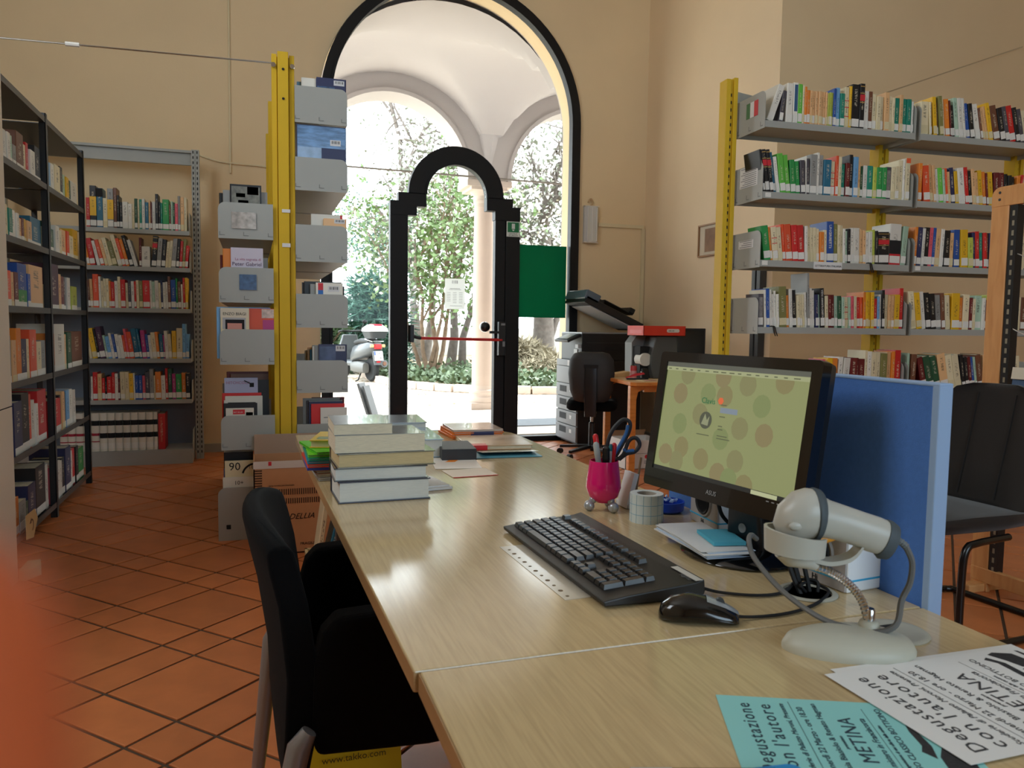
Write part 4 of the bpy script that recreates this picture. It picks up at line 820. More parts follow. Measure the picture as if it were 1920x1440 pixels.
def kr_(spec, bay, i, ya, yb, h0=70, depth=.2):
    z = KZ[i + 1] - .0245; f2 = Vector((fw.x, fw.y, 0)); q = lambda y: Vector((-1.12, y, 0)).dot(f2)
    row(spec, (-1.125, ya, z), (0, 1, 0), (-1, 0, 0), yb - ya, q(ya), q(yb), f'{("top", "second", "third", "fourth", "fifth", "bottom")[i]} row, {bay} bay, black bookcase', h0, depth, hmax=.31)
kr_('E5,75 E6,78 Y10,70 P5,68 T6,66 W8,66 W6,64 S5,62 G7,48 Z14,76 C8,62 R5,68 W9,58 K11,70', 'near', 0, 4.16, 5.11)
kr_('C6,65 C9,75 C7,70 C5,68 V6,62 W8,62 W4,58 T4,50 D4,52 Y4,52 T7,50 A17,60', 'near', 1, 4.19, 5.11)
kr_('K6,85 K6,80 C4,60 X8,75 T5,72 D7,72 e15,88 B5,70 T22,85', 'near', 2, 4.22, 5.10)
kr_('T10,90 K4,85 A5,95 T7,85 O8,105 I10,82 C4,80 X11,95 C7,70 G8,70', 'near', 3, 4.25, 5.10)
kr_('N5,85 J4,70 H5,90 I13,105 K12,115 X5,105 W6,90 W4,80 R14,100', 'near', 4, 4.28, 5.10)
kr_('X6,70 O9,75 G11,60 N5,50 I13,75 K16,95 W5,85', 'near', 5, 4.34, 5.10)
kr_('T4,52 L8,58 W5,58 C8,60 K4,62 S5,52 Y4,50 N4,48 W8,48', 'far', 0, 5.18, 6.09)
kr_('C5,50 N4,62 N6,50 W6,58 C4,52 T8,55 X4,55 C6,48 Y8,62', 'far', 1, 5.18, 6.09)
kr_('C4,52 U15,90 T5,72 D5,68 H4,66 W5,66 _3 J9,50', 'far', 2, 5.18, 6.0)
kr_('O9,78 W14,92 T3,70 N6,72 Z15,70', 'far', 3, 5.18, 6.09)
kr_('R15,68 K3 T4,75 H4,70 L5,72 W5,70 W4,66', 'far', 4, 5.18, 5.85)
kr_('P5,70 W6,75 W4,70 K5,72 I9,85 W4,70 R5,70 K4 E9,60', 'far', 5, 5.18, 6.07)
ar = thing('arrow_card', 'small tan paper card with a drawn arrow on the lowest shelf of the black bookcase', 'card', (-1.085, 4.40, .04))
part('card', MB().prism([(0, .02), (.13, .0), (.22, .08), (.17, .14), (.0, .14)], 'x', 0, .003), mat('tan_card', (212, 172, 112), .8), ar)
part('arrow', MB().strip([(y, z) for y, z in arc(.10, .07, .033, -70, 120, 10)], [(y, z) for y, z in arc(.10, .07, .025, -70, 120, 10)], 'x', .003, .0042).prism([(.06, .085), (.09, .11), (.09, .085)], 'x', .003, .0042), mat('brown_ink', (110, 70, 40), .8), ar)
# tall pale cabinet at the near left
cb_ = thing('tall_cabinet', 'tall pale laminate cabinet side standing before the black bookcase', 'cabinet', (-1.26, 3.4, 0))
LAM = mat('pale_laminate', (232, 223, 206), .5)
part('lower_side', MB().box(-.24, -.5, 0, .26, .51, .776), LAM, cb_, bevel=.002); part('upper_side', MB().box(-.24, -.5, .781, .26, .51, 2.25), LAM, cb_, bevel=.002); part('joint', MB().box(-.23, -.49, .77, .257, .505, .786), INK, cb_)
solo('cardboard_offcut', MB().prism([(0, 0), (.03, -.02), (.075, .06), (.05, .16), (0, .15)], 'z', .0, .045), mat('offcut_card', (206, 186, 158), .8), 'pale cardboard offcut on the floor at the foot of the tall cabinet', 'cardboard', (-1.0, 3.92, 0))
# cable stays of the racks
b = MB().tube([(.115, 4.36, 2.498), (-2.62, 4.36 + .0, 2.445)], .004, 6); cl = solo('cable_stay', b, CHROME, 'taut steel cable running from the middle rack post to the left wall', 'cable'); part('turnbuckle', MB().cyl((-.78, 4.36, 2.4805), (-.84, 4.36, 2.4795), .011, n=8), mat('clip_white', (230, 228, 220), .5), cl)
b = MB().tube([(3.70, 4.02, 2.505), (3.70, 4.03, 2.61), (6.33, 5.243, 3.61)], .005, 6); solo('cable_stay', b, CHROME, 'taut steel cable rising from the right rack to the alcove wall', 'cable')
# ================================================================ desks and what lies on them
DT = wood('desk_laminate', (202, 178, 134), (188, 164, 122), sc=(70, 3.2, 70), rough=0.13, spec=0.8)
DEDGE = wood('desk_edge', (176, 138, 92), (158, 120, 78), sc=(3, 1, 8), rough=.5)
DZ = .73
dk = thing('desk', 'long light oak office desk with rounded far end and dark metal frame', 'desk', (.58, 2.0, 0))
def dp(pts): return [(x - .58, y - 2.0) for x, y in pts]
far = [(.985, .932)] + [(.985 - .16 + .16 * math.cos(math.radians(a)), 2.92 + .16 * math.sin(math.radians(a))) for a in range(0, 91, 15)] + [(.15, 3.08), (.15, 2.73), (.185, .932)]
tp = part('top', MB().prism(dp(far), 'z', DZ - .028, DZ), [DT], dk, bevel=.002)
part('edge_band', MB().prism([(-.3955, -1.066), (-.394, -1.066), (-.4288, .73), (-.4303, .73)], 'z', DZ - .027, DZ - .002), DEDGE, dk)
for y in (-1.02, .85): part('leg', MB().box(-.30, y, 0, -.24, y + .05, DZ - .028).box(.28, y, 0, .34, y + .05, DZ - .028).box(-.34, y, .0, .38, y + .05, .04), DGREY, dk)
part('modesty_panel', MB().box(.33, -1.0, .25, .348, .9, DZ - .03), DEDGE, dk)
def grommet(nm, x, y, cover, par):
    g = part(nm, MB().lathe([(.036 if not cover else 0, .0), (.046, 0), (.047, .002), (.044, .004), (.038, .0035)] + ([(.0, .0035)] if cover else [(.036, .0)]), (x, y, DZ), 28, cap=cover), mat('grommet_grey', (172, 170, 156), .45), par, smooth=40)
    return g
gr = grommet('cable_grommet', .855 - .58, 1.035 - 2.0, False, dk); part('hole', MB().lathe([(0, .0004), (.038, .0004)], (.275, -.965, DZ), 24), INK, gr)
dk2 = thing('desk', 'near light oak desk section whose edge meets the long desk, under the flyers', 'desk', (.59, .1, 0))
part('top', MB().box(-.398, -.9, DZ - .028, .395, .8285, DZ), [DT], dk2, bevel=.002)
part('edge_band', MB().box(-.4, -.9, DZ - .027, -.3985, .8285, DZ - .002), DEDGE, dk2)
for y in (-.85, .70): part('leg', MB().box(-.30, y, 0, -.24, y + .05, DZ - .028).box(.28, y, 0, .34, y + .05, DZ - .028), DGREY, dk2)
g2 = grommet('cable_cover', .862 - .59, .86 - .1, True, dk2); part('cable_slot', MB().box(.264, .772, DZ + .0035, .292, .780, DZ + .0042), INK, g2)
# blue partition
pt = thing('desk_partition', 'upright blue fabric desk screen clamped along the right desk edge behind the monitor', 'partition', (1.0, 1.35, DZ))
part('panel', MB().box(-.012, -.418, -.25, .012, .37, .345), mat('blue_fabric', (76, 122, 196), .9, var=.06, scale=120, bump=.2, bscale=500), pt)
part('edge_trim', MB().box(-.0135, -.43, -.25, .0135, -.416, .347).box(-.0135, -.43, .3445, .0135, .372, .350), mat('pale_blue_trim', (150, 178, 214), .6), pt, bevel=.002)
# ---------------------------------------------------------------- monitor
mo = thing('monitor', 'black glossy widescreen monitor showing a pale green web page, on a round foot', 'monitor', (.87, 1.255, DZ), math.radians(-80.8))
GB = mat('piano_black', (10, 10, 11), .12, coat=.4)
TI = Matrix.Translation((0, -.067, .1055)) @ Matrix.Rotation(math.radians(-8.46), 4, 'X')
def mt(name, mb, m, par=None, **k):
    q = MB().put(mb, TI); return part(name, q, m, par or mo, **k)
W_, H_ = .208, .277
bz = MB(); o_ = rrect(-W_, 0, W_, H_, .008, 2); i_ = [(max(-.186, min(.186, x)), max(.036, min(.257, z))) for x, z in o_]
bz.strip(o_, i_, 'y', .0, .02, closed=True); mt('bezel', bz, GB, bevel=0)
mt('housing', MB().rings([[(x, .02, z) for x, z in o_], [(x * .985, .035, .14 + (z - .14) * .98) for x, z in o_], [(x * .8, .055, .14 + (z - .14) * .75) for x, z in o_]]), BLACK, smooth=30)
SCR = mat('screen_glow', (166, 172, 118), .25, emit=.62)
SCR.node_tree.nodes['Principled BSDF'].inputs['Base Color'].default_value = (.02, .02, .02, 1)
def em(name, rgb, s=.8):
    m = mat(name, rgb, .25, emit=s); m.node_tree.nodes['Principled BSDF'].inputs['Base Color'].default_value = (.02, .02, .02, 1); return m
scn = mt('screen', MB().box(-.187, .004, .035, .187, .012, .258), SCR)
rnd = random.Random(4); y_ = .0036
circ = [(-.12, .235), (-.135, .195), (-.125, .135), (-.11, .09), (-.12, .06), (-.155, .07), (-.055, .20), (-.01, .20), (.045, .225), (-.02, .245), (.085, .19), (.13, .25), (.04, .145), (.1, .14), (-.005, .12), (-.05, .075), (.04, .085), (.0, .055), (.03, .05), (.07, .045), (-.07, .16)]
for i, (x, z) in enumerate(circ):
    c = [(160, 158, 110), (164, 152, 108), (154, 166, 110), (162, 154, 106)][i % 4]
    r = .021
    z = min(z, .236); 
    mt('page_circle', MB().prism(arc(x, z, r, 0, 330, 11), 'y', y_ - .00002 * i, y_ + .0001), em('page_circle_%d' % (i % 4), c, .58), scn)
mt('browser_bar', MB().box(-.187, .0025, .248, .187, .0034, .258), em('bar_grey', (96, 98, 88), .8), scn); mt('address_bar', MB().box(-.187, .0025, .240, .187, .0034, .248), em('bar_pale', (160, 164, 124), .9), scn)
mt('task_bar', MB().box(-.187, .0025, .035, .187, .0034, .044), em('bar_dark', (44, 46, 44), .6), scn); mt('task_window', MB().box(.09, .0018, .036, .15, .0025, .043), em('bar_light', (176, 180, 140), .95), scn)
def ml(body, size, x, z, m, **k):
    o = lettering(body, size, TI @ Vector((x, .0012, z)), (1, 0, 0), TI.to_3x3() @ Vector((0, 0, 1)), m, scn, extrude=.0002, **k)
ml('Clavis', .016, -.068, .182, em('logo_green', (34, 110, 70), .8)); mt('logo_star', MB().prism(arc(-.016, .190, .007, 0, 300, 5), 'y', .0012, .0022), em('logo_orange', (220, 104, 64), .9), scn)
mt('round_photo', MB().prism(arc(-.05, .150, .0165, 0, 345, 22), 'y', .0016, .0024), em('photo_grey', (84, 88, 72), .8), scn); mt('photo_figure', MB().prism([(-.06, .142), (-.052, .162), (-.046, .150), (-.040, .158), (-.042, .140)], 'y', .0008, .0015), em('photo_light', (150, 154, 120), .8), scn)
mt('login_field', MB().box(-.014, .0016, .168, .03, .0024, .178), em('field_blue', (126, 138, 150), .9), scn)
TXT = em('page_text', (96, 100, 74), .8); b = MB()
for z, x0, x1 in ((.182, -.014, .0), (.160, -.014, .0), (.142, -.014, -.004), (.136, -.014, -.002), (.124, -.014, .012), (.119, -.014, .02), (.121, -.07, -.036)): b.box(x0, .0016, z, x1, .0024, z + .0018)
for i in range(16): b.box(-.18 + i * .022, .0016, .2425, -.18 + i * .022 + .006 + .008 * rnd.random(), .0024, .2445)
tag(mt('page_lines', b, TXT, scn), kind='stuff')
lettering('ASUS', .012, TI @ Vector((-.018, -.0008, .014)), (1, 0, 0), TI.to_3x3() @ Vector((0, 0, 1)), mat('silver_letter', (170, 172, 174), .4), mo, extrude=.0002)
b = MB()
for i in range(5): b.box(.13 + i * .012, -.0005, .030, .136 + i * .012, 0, .0315)
mt('button_marks', b, mat('silver_letter', (170, 172, 174), .4), mo)
part('neck', MB().rings([[(x, y, .012) for x, y in rrect(-.05, .015, .05, .055, .012)], [(x * .85, y, .09) for x, y in rrect(-.05, .01, .05, .045, .012)], [(x * .8, y - .02, .17) for x, y in rrect(-.05, .005, .05, .04, .012)]]), BLACK, mo, smooth=40)
part('badge', MB().cyl((0, .014, .05), (0, .0105, .05), .009, n=16), mat('silver_letter', (170, 172, 174), .4), mo)
part('foot', MB().rings([[(1.0 * x, 1.0 * y, z) for x, y in [(r * math.cos(2 * PI * j / 40), r * .86 * math.sin(2 * PI * j / 40)) for j in range(40)]] for r, z in ((.112, 0), (.116, .004), (.112, .009), (.06, .016), (.0, .017))]), GB, mo, smooth=50)
part('cable', MB().tube(smooth_path([(-.06, .0, .11), (-.065, .02, .06), (-.05, .05, .03), (-.02, .08, .01)]), .004, 6), MATTE, mo, smooth=40)
# notes on the foot
ns = thing('note_paper', 'loose fan of white scrap paper resting on the monitor foot', 'paper', (.828, 1.31, DZ + .0125), math.radians(-4))
rnd = random.Random(9)
for i in range(9):
    a = rnd.uniform(-4, 4); o = part('sheet', MB().box(-.048, -.105, 0, .048, .1, .0009), WHITE if i % 3 else mat('bluish_paper', (198, 216, 238), .7), ns); o.location = (rnd.uniform(-.005, .006), rnd.uniform(-.012, .008), .0012 * i + .002); o.rotation_euler = (0, 0, math.radians(a))
sp = thing('sticky_note_pad', 'turquoise sticky note pad on top of the white scrap paper', 'notepad', (.846, 1.275, DZ + .0265), math.radians(-12))
part('pad', MB().box(-.03, -.046, 0, .032, .046, .007), mat('turquoise_paper', (84, 182, 206), .7), sp)
# ---------------------------------------------------------------- speakers
def speaker(loc, rz, label):
    s = thing('desktop_speaker', label, 'speaker', loc, rz, 'pair of white desktop speakers'); sw = mat('white_plastic', (236, 238, 240), .4)
    part('cabinet', MB().box(.003, -.062, 0, .082, .062, .098), sw, s, bevel=.003); part('front_baffle', MB().box(0, -.06, .002, .003, .06, .096), mat('warm_grey', (170, 164, 160), .5), s)
    part('blue_stripe', MB().box(-.0008, -.0628, .018, .0825, .0628, .021), mat('stripe_blue', (60, 170, 214), .5), s)
    r = part('driver', MB().lathe([(.036, 0), (.034, .004), (.027, .003), (.022, -.001), (.012, .002), (0, .003)], n=24), mat('driver_grey', (150, 146, 142), .5), s, smooth=50); r.matrix_local = Matrix.Translation((-.0002, 0, .056)) @ Matrix.Rotation(-PI / 2, 4, 'Y')
    q = part('surround', MB().lathe([(.030, .004), (.028, .0065), (.024, .004)], n=24), MATTE, r, smooth=50)
    lettering('Hi', .014, (-.0012, .01, .006), (0, -1, 0), (0, 0, 1), INK, s)
speaker((.905, 1.075, DZ), math.radians(6), 'white speaker with round driver behind the scanner, by the blue screen')
speaker((.925, 1.46, DZ), math.radians(-4), 'white speaker half hidden beneath the monitor, beside the tape roll')
# ---------------------------------------------------------------- keyboard: x runs from the user side to the back, y along the length
kbd = thing('keyboard', 'black full-size computer keyboard lying before the monitor', 'keyboard', (.586, 1.297, DZ), math.radians(1.3))
KBM = mat('keyboard_black', (34, 33, 33), .45); KEY = mat('keycap_black', (42, 41, 41), .28)
part('case', MB().prism([(-.088, .004), (-.09, .012), (-.05, .017), (.07, .026), (.088, .03), (.09, .01), (.085, .0)], 'y', -.236, .236), KBM, kbd, bevel=.002)
SL = math.atan2(.009, .12); SLM = Matrix.Rotation(-SL, 4, 'Y')
km = {}
def key(x, y, wd=1.0, dp_=1.0):
    p = .0188; k = (wd, dp_)
    if k not in km:
        a, c = p * dp_ / 2 - .0012, p * wd / 2 - .0012
        km[k] = MB().rings([[(-a, -c, 0), (a, -c, 0), (a, c, 0), (-a, c, 0)], [(-a + .0025, -c + .002, .0072), (a - .0012, -c + .002, .0072), (a - .0012, c - .002, .0072), (-a + .0025, c - .002, .0072)]]).mesh('key', KEY)
    o = link('key', km[k], kbd); o.matrix_local = Matrix.Translation((x, y, .017 + (x + .05) * .075)) @ SLM
U = .0188; XR = [-.062 + U * i for i in range(5)]; Y0 = .222
def krow(x, ws, y=Y0):
    for wd in ws:
        if wd > 0: key(x, y - U * wd / 2, wd)
        y -= U * abs(wd)
krow(XR[0], [1.25, 1.25, 1.25, 5.5, 1.25, 1.25, 1.25, 1.5, ]); krow(XR[1], [1.25] + [1] * 11 + [2.25]); krow(XR[2], [1.75] + [1] * 11 + [1.75]); krow(XR[3], [1.5] + [1] * 12 + [1.0]); krow(XR[4], [1] * 13 + [1.5])
krow(.044, [1, -1, 1, 1, 1, 1, -.25, 1, 1, 1, 1, -.25, 1, 1, 1, 1])
y2 = Y0 - U * 15.0
krow(XR[0], [1, 1, 1], y2); key(XR[1], y2 - U * 1.5); krow(XR[3], [1, 1, 1], y2); krow(XR[4], [1, 1, 1], y2); krow(.044, [1, 1, 1], y2)
y3 = y2 - U * 3.3
krow(XR[0], [2, 1], y3); krow(XR[1], [1, 1, 1], y3); krow(XR[2], [1, 1, 1], y3); krow(XR[3], [1, 1, 1], y3); krow(XR[4], [1, 1, 1, 1], y3); key(.5 * (XR[0] + XR[1]), y3 - U * 3.5, 1, 2); key(.5 * (XR[2] + XR[3]), y3 - U * 3.5, 1, 2)
lettering('FUJITSU', .009, (.066, -.195, .0275), (0, -1, 0), (1, 0, .07), mat('grey_print', (120, 120, 120), .6), kbd, extrude=.0002)
part('status_label', MB().box(.072, -.235, .0285, .086, -.16, .0293), mat('label_grey', (206, 204, 198), .5), kbd)
part('cable', MB().tube(smooth_path([(.086, -.226, .014), (.12, -.235, .005), (.17, -.262, .004), (.22, -.262, .004), (.262, -.245, .014), (.285, -.262, .016), (.282, -.27, -.0)]), .0028, 6), MATTE, kbd, smooth=40)
sl = thing('plastic_sleeve', 'clear punched plastic sleeve strip sticking out from under the keyboard', 'sleeve', (.50, 1.27, DZ), math.radians(2))
part('strip', MB().box(-.045, -.155, 0.0002, .03, .155, .0008), mat('milky_plastic', (206, 196, 178), .18), sl)
b = MB()
for i in range(11): b.cyl((-.034, -.14 + i * .027, .0008), (-.034, -.14 + i * .027, .0012), .0042 if i % 2 else .003, n=10)
tag(part('punch_hole', b, mat('hole_shadow', (112, 92, 70), .8), sl), kind='stuff')
# ---------------------------------------------------------------- mouse
ms = thing('computer_mouse', 'glossy black mouse with silver nose at the end of its cable', 'mouse', (.62, .984, DZ), math.radians(-25))
R = []
for x, hw, h in ((-.058, .006, .010), (-.054, .020, .022), (-.04, .029, .033), (-.015, .031, .039), (.01, .029, .036), (.035, .028, .027), (.05, .025, .019), (.056, .018, .014)):
    R.append([(x, hw * math.cos(2 * PI * j / 20) * (1 if math.sin(2 * PI * j / 20) < .2 else .93), max(0, h * (.28 + .72 * math.sin(2 * PI * j / 20)) if math.sin(2 * PI * j / 20) >= 0 else h * .28 * (1 + math.sin(2 * PI * j / 20)))) for j in range(20)])
part('shell', MB().rings(R), GB, ms, smooth=60)
b = MB(); R2 = []
for i in (4, 5, 6, 7): R2.append([(R[i][j][0] + (.0012 if i == 7 else 0), R[i][j][1] * .92, R[i][j][2] + .0012) for j in (3, 4, 5, 6, 7)])
b.add([p for r_ in R2 for p in r_], [(a * 5 + c, a * 5 + c + 1, (a + 1) * 5 + c + 1, (a + 1) * 5 + c) for a in range(3) for c in range(4)])
part('silver_buttons', b, mat('satin_silver', (176, 180, 184), .3, .5), ms, smooth=60)
part('wheel', MB().cyl((.03, -.004, .0275), (.03, .004, .0275), .007, n=12), DGREY, ms)
part('cable', MB().tube(smooth_path([(.055, 0, .008), (.08, .012, .004), (.12, .028, .0035), (.16, .055, .0035), (.20, .10, .0035), (.225, .15, .005), (.20, .165, .012), (.178, .135, .016), (.19, .15, .0)]), .0026, 6), MATTE, ms, smooth=40)
b = MB(); b.tube(smooth_path([(.862, 1.05, DZ - .02), (.845, 1.06, DZ + .045), (.85, 1.09, DZ + .085), (.87, 1.14, DZ + .06)]), .005, 6).tube(smooth_path([(.868, 1.04, DZ - .02), (.855, 1.05, DZ + .05), (.852, 1.085, DZ + .10), (.88, 1.15, DZ + .07)]), .004, 6).tube(smooth_path([(.85, 1.03, DZ - .02), (.835, 1.05, DZ + .03), (.838, 1.08, DZ + .08), (.86, 1.12, DZ + .09)]), .004, 6)
solo('cable_bundle', b, MATTE, 'bundle of black cables rising out of the desk grommet behind the scanner', 'cable', smooth=40)
# ---------------------------------------------------------------- barcode scanner on its gooseneck stand (local: x to the right, y away, z up)
PXM = .000708
def G(px, py, y=0.0): return ((px - 1627) * PXM, y, (1210 - py) * PXM)
st = thing('scanner_stand', 'grey-beige gooseneck stand with weighted foot and cup cradle for the barcode scanner', 'stand', (.793, .835, DZ), -YAW)
BEI = mat('stand_beige', (190, 188, 172), .45); WHP = mat('scanner_white', (188, 186, 176), .35); SLT = mat('slate_rubber', (72, 82, 88), .6)
R = []
for s, z in ((1.0, 0), (1.0, .006), (.93, .016), (.78, .021), (.55, .026), (.3, .028)):
    R.append([(-.033 + s * .088 * math.copysign(abs(math.cos(2 * PI * j / 36)) ** .9, math.cos(2 * PI * j / 36)), -.012 + s * .052 * math.sin(2 * PI * j / 36) * (1 + .18 * math.cos(2 * PI * j / 36)), z) for j in range(36)])
part('foot', MB().rings(R), BEI, st, smooth=50)
part('collar', MB().lathe([(.013, .022), (.014, .028), (.012, .034), (.008, .036)], n=20), BEI, st, smooth=50)
part('sleeve', MB().lathe([(.0075, .03), (.0075, .05), (.006, .052)], n=16), CHROME, st, smooth=50)
gp = smooth_path([(0, 0, .045)] + [G(*p) for p in ((1625, 1160), (1613, 1125), (1594, 1098), (1570, 1078), (1545, 1064), (1516, 1055))], 10)
rr_ = []; pp = []
for i, p in enumerate(gp): pp += [p]; rr_ += [.0062 if i % 2 else .0050]
part('gooseneck', MB().tube(pp, rr_, 10), CHROME, st, smooth=30)
# cradle: a cup ring around the scanner head and an arm under the handle
def sweep(center, prof): pass
R = []
for j in range(25):
    a = math.radians(-150 + 300 * j / 24); cx_, cz_ = G(1478, 1005)[0], G(1478, 1005)[2]
    x = cx_ + .037 * math.cos(a + PI) ; y = .036 * math.sin(a + PI); lift = .010 * math.cos(a)
    zt = cz_ + .016 + lift * .6 - .004; zb = cz_ - .016 + .35 * (x - cx_) * -1 * .2
    dx, dy = math.cos(a + PI) * .0025, math.sin(a + PI) * .0025
    R.append([(x - dx, y - dy, zb), (x + dx, y + dy, zb), (x + dx * 1.6, y + dy * 1.6, zt), (x - dx * .2, y - dy * .2, zt)])
part('cradle_cup', MB().rings(R), WHP, st, smooth=50)
part('cradle_base', MB().rings([[(G(px_, py_)[0] + r * math.cos(2 * PI * j / 16) * .5, r * math.sin(2 * PI * j / 16), G(px_, py_)[2] + r * math.cos(2 * PI * j / 16) * .6) for j in range(16)] for px_, py_, r in ((1455, 1022, .018), (1478, 1034, .024), (1505, 1046, .015), (1520, 1056, .008))]), WHP, st, smooth=50)
part('cradle_arm', MB().rings([[(p[0] + u, v, p[2] + w_) for u, v, w_ in ((0, -h, -.003), (0, h, -.003), (0, h, .003), (0, -h, .003))] for p, h in [(q, hh) for q, hh in zip(smooth_path([G(*t) for t in ((1512, 1040), (1545, 1046), (1585, 1035), (1608, 1005), (1622, 985))], 5), [.012] * 10 + [.011] * 11)]]), WHP, st, smooth=40)
sn = thing('barcode_scanner', 'off-white handheld barcode scanner with slate collar and blue light, lying in its cradle', 'scanner', (.793, .835, DZ), -YAW)
def ringat(c, ax, ra, rb, n=20):
    ax = Vector(ax).normalized(); yv = Vector((0, 1, 0)); sv = ax.cross(yv).normalized()
    return [Vector(c) + sv * ra * math.cos(2 * PI * j / n) + yv * rb * math.sin(2 * PI * j / n) for j in range(n)]
A_ = Vector((.92, 0, -.33))
hd = []
for (px_, py_), ra, rb, ax in (((1452, 1000), .006, .008, (.55, 0, .8)), ((1457, 990), .019, .021, (.6, 0, .75)), ((1470, 970), .028, .028, (.75, 0, .6)), ((1487, 956), .033, .031, (.9, 0, .3)), ((1502, 952), .034, .031, (.98, 0, .1)), ((1512, 954), .0335, .030, (1, 0, -.05))):
    hd.append(ringat(G(px_, py_), ax, ra, rb))
part('head', MB().rings(hd), WHP, sn, smooth=60)
part('collar', MB().rings([ringat(G(px_, py_), ax, ra, rb) for (px_, py_), ra, rb, ax in (((1508, 953), .0345, .031, (1, 0, 0)), ((1510, 954), .036, .0325, (1, 0, -.03)), ((1519, 957), .0355, .032, (1, 0, -.08)), ((1522, 958), .033, .030, (1, 0, -.1)))]), SLT, sn, smooth=40)
part('handle', MB().rings([ringat(G(px_, py_), ax, ra, rb) for (px_, py_), ra, rb, ax in (((1516, 957), .030, .027, (1, 0, -.1)), ((1535, 963), .026, .024, (1, 0, -.2)), ((1565, 971), .0245, .022, A_), ((1600, 982), .024, .021, A_), ((1628, 992), .025, .021, A_), ((1645, 998), .024, .020, A_))]), WHP, sn, smooth=60)
part('end_cap', MB().rings([ringat(G(px_, py_), A_, ra, rb) for (px_, py_), ra, rb in (((1643, 997), .0255, .0215), ((1650, 1002), .0275, .021), ((1662, 1007), .025, .019), ((1666, 1009), .015, .012))]), SLT, sn, smooth=50)
part('trigger', MB().rings([ringat(G(px_, py_), (1, 0, -.05), ra, .008) for (px_, py_), ra in (((1518, 1000), .003), ((1528, 1002), .008), ((1545, 999), .006), ((1558, 998), .002))]), mat('orange_trigger', (232, 156, 40), .4), sn, smooth=50)
part('status_light', MB().ball(Vector(G(1491, 925, -.017)), (.0045, .003, .0035)), mat('blue_led', (20, 110, 255), .3, emit=2.2), sn)
part('button', MB().ball(Vector(G(1466, 969, -.0255)), (.010, .004, .006)), WHP, sn, smooth=60)
part('emblem', MB().ball(Vector(G(1481, 936, -.0225)), (.0045, .002, .004)), mat('worn_beige', (176, 168, 150), .5), sn)
part('cable_boot', MB().tube(smooth_path([G(1664, 1000), G(1680, 1006), G(1692, 1016)]), [.0055 if i % 2 else .0042 for i in range(13)], 8), mat('boot_grey', (120, 126, 128), .5), sn, smooth=30)
part('cable', MB().tube(smooth_path([G(1690, 1014), G(1704, 1045), G(1702, 1085), G(1688, 1120), G(1665, 1158, -.02), G(1630, 1176, -.015), G(1590, 1176, .0), G(1545, 1170, .03), G(1505, 1150, .10), G(1480, 1115, .17), G(1474, 1085, .19), G(1482, 1072, .20), G(1500, 1085, .21)]), .0042, 8), mat('cable_grey', (104, 104, 102), .5), sn, smooth=40)
# ---------------------------------------------------------------- pencil cup
cu = thing('pencil_cup', 'shiny pink egg-shaped pencil cup on three silver ball feet', 'cup', (.775, 1.652, DZ)); PINK = mat('hot_pink', (226, 20, 112), .2, coat=.3)
part('cup', MB().lathe([(.0, .018), (.018, .02), (.034, .034), (.041, .055), (.040, .07), (.0335, .118), (.0315, .118), (.037, .07), (.036, .05), (.0, .03)], n=32), PINK, cu, smooth=50)
for a in (175, 290, 40): part('ball_foot', MB().ball((.034 * math.cos(math.radians(a)), .034 * math.sin(math.radians(a)), .0125), .0125, 16, 10).ball((.025 * math.cos(math.radians(a)), .025 * math.sin(math.radians(a)), .026), .009, 12, 8), mat('satin_silver', (176, 180, 184), .3, .5), cu, smooth=60)
CB = Vector((.775, 1.652, DZ))
def pen(name, label, cat, b0, tip, r, m, capm=None, capl=.03):
    t = thing(name, label, cat, CB); b0, tip = Vector(b0), Vector(tip); d = (tip - b0).normalized()
    part('barrel', MB().tube([b0, tip - d * capl], [r * .6, r], 12), m, t, smooth=40); part('cap', MB().tube([tip - d * capl, tip - d * .004, tip], [r * 1.06, r, r * .5], 12), capm or m, t, smooth=40)
REDP = mat('red_plastic', (206, 30, 38), .3)
pen('marker', 'red capped marker leaning at the back of the pink cup', 'pen', (.005, .01, .035), (-.016, .018, .178), .0065, REDP)
pen('marker', 'light grey marker leaning left in the pink cup', 'pen', (.0, 0, .035), (-.024, -.004, .162), .007, mat('pen_grey', (170, 174, 172), .4))
pen('marker', 'thick black marker standing in the middle of the pink cup', 'pen', (.004, -.006, .035), (.002, -.008, .152), .0095, BLACK)
pen('ballpoint_pen', 'clear ballpoint pen with teal cap in the pink cup', 'pen', (.008, -.01, .035), (.010, -.014, .158), .0042, mat('clear_plastic', (180, 184, 190), .15), mat('teal_cap', (20, 110, 120), .4), .016)
pen('marker', 'red felt pen with clip beside the scissors in the pink cup', 'pen', (.012, -.004, .035), (.020, -.012, .160), .0062, REDP)
sx = thing('scissors', 'black and blue handled scissors stuck in the pink cup', 'scissors', CB)
BH = mat('handle_blue', (52, 108, 176), .4)
part('blade', MB().tube([(.014, .012, .04), (.030, .012, .13)], .004, 6), CHROME, sx); part('blade', MB().tube([(.018, .014, .04), (.034, .014, .125)], .004, 6), CHROME, sx)
def D_(x, z): return Vector((x * .949 + .0, .012 - x * .314, z))
part('handle', MB().tube(smooth_path([D_(*p) for p in ((.018, .125), (.012, .15), (.022, .185), (.046, .212), (.063, .207), (.062, .185), (.045, .15), (.032, .125))], 5), .0048, 8), mat('handle_black', (44, 46, 50), .5), sx, smooth=50)
part('handle_inlay', MB().tube(smooth_path([D_(*p) for p in ((.060, .200), (.056, .18), (.042, .152), (.03, .13))], 5), .0050, 8), BH, sx, smooth=50)
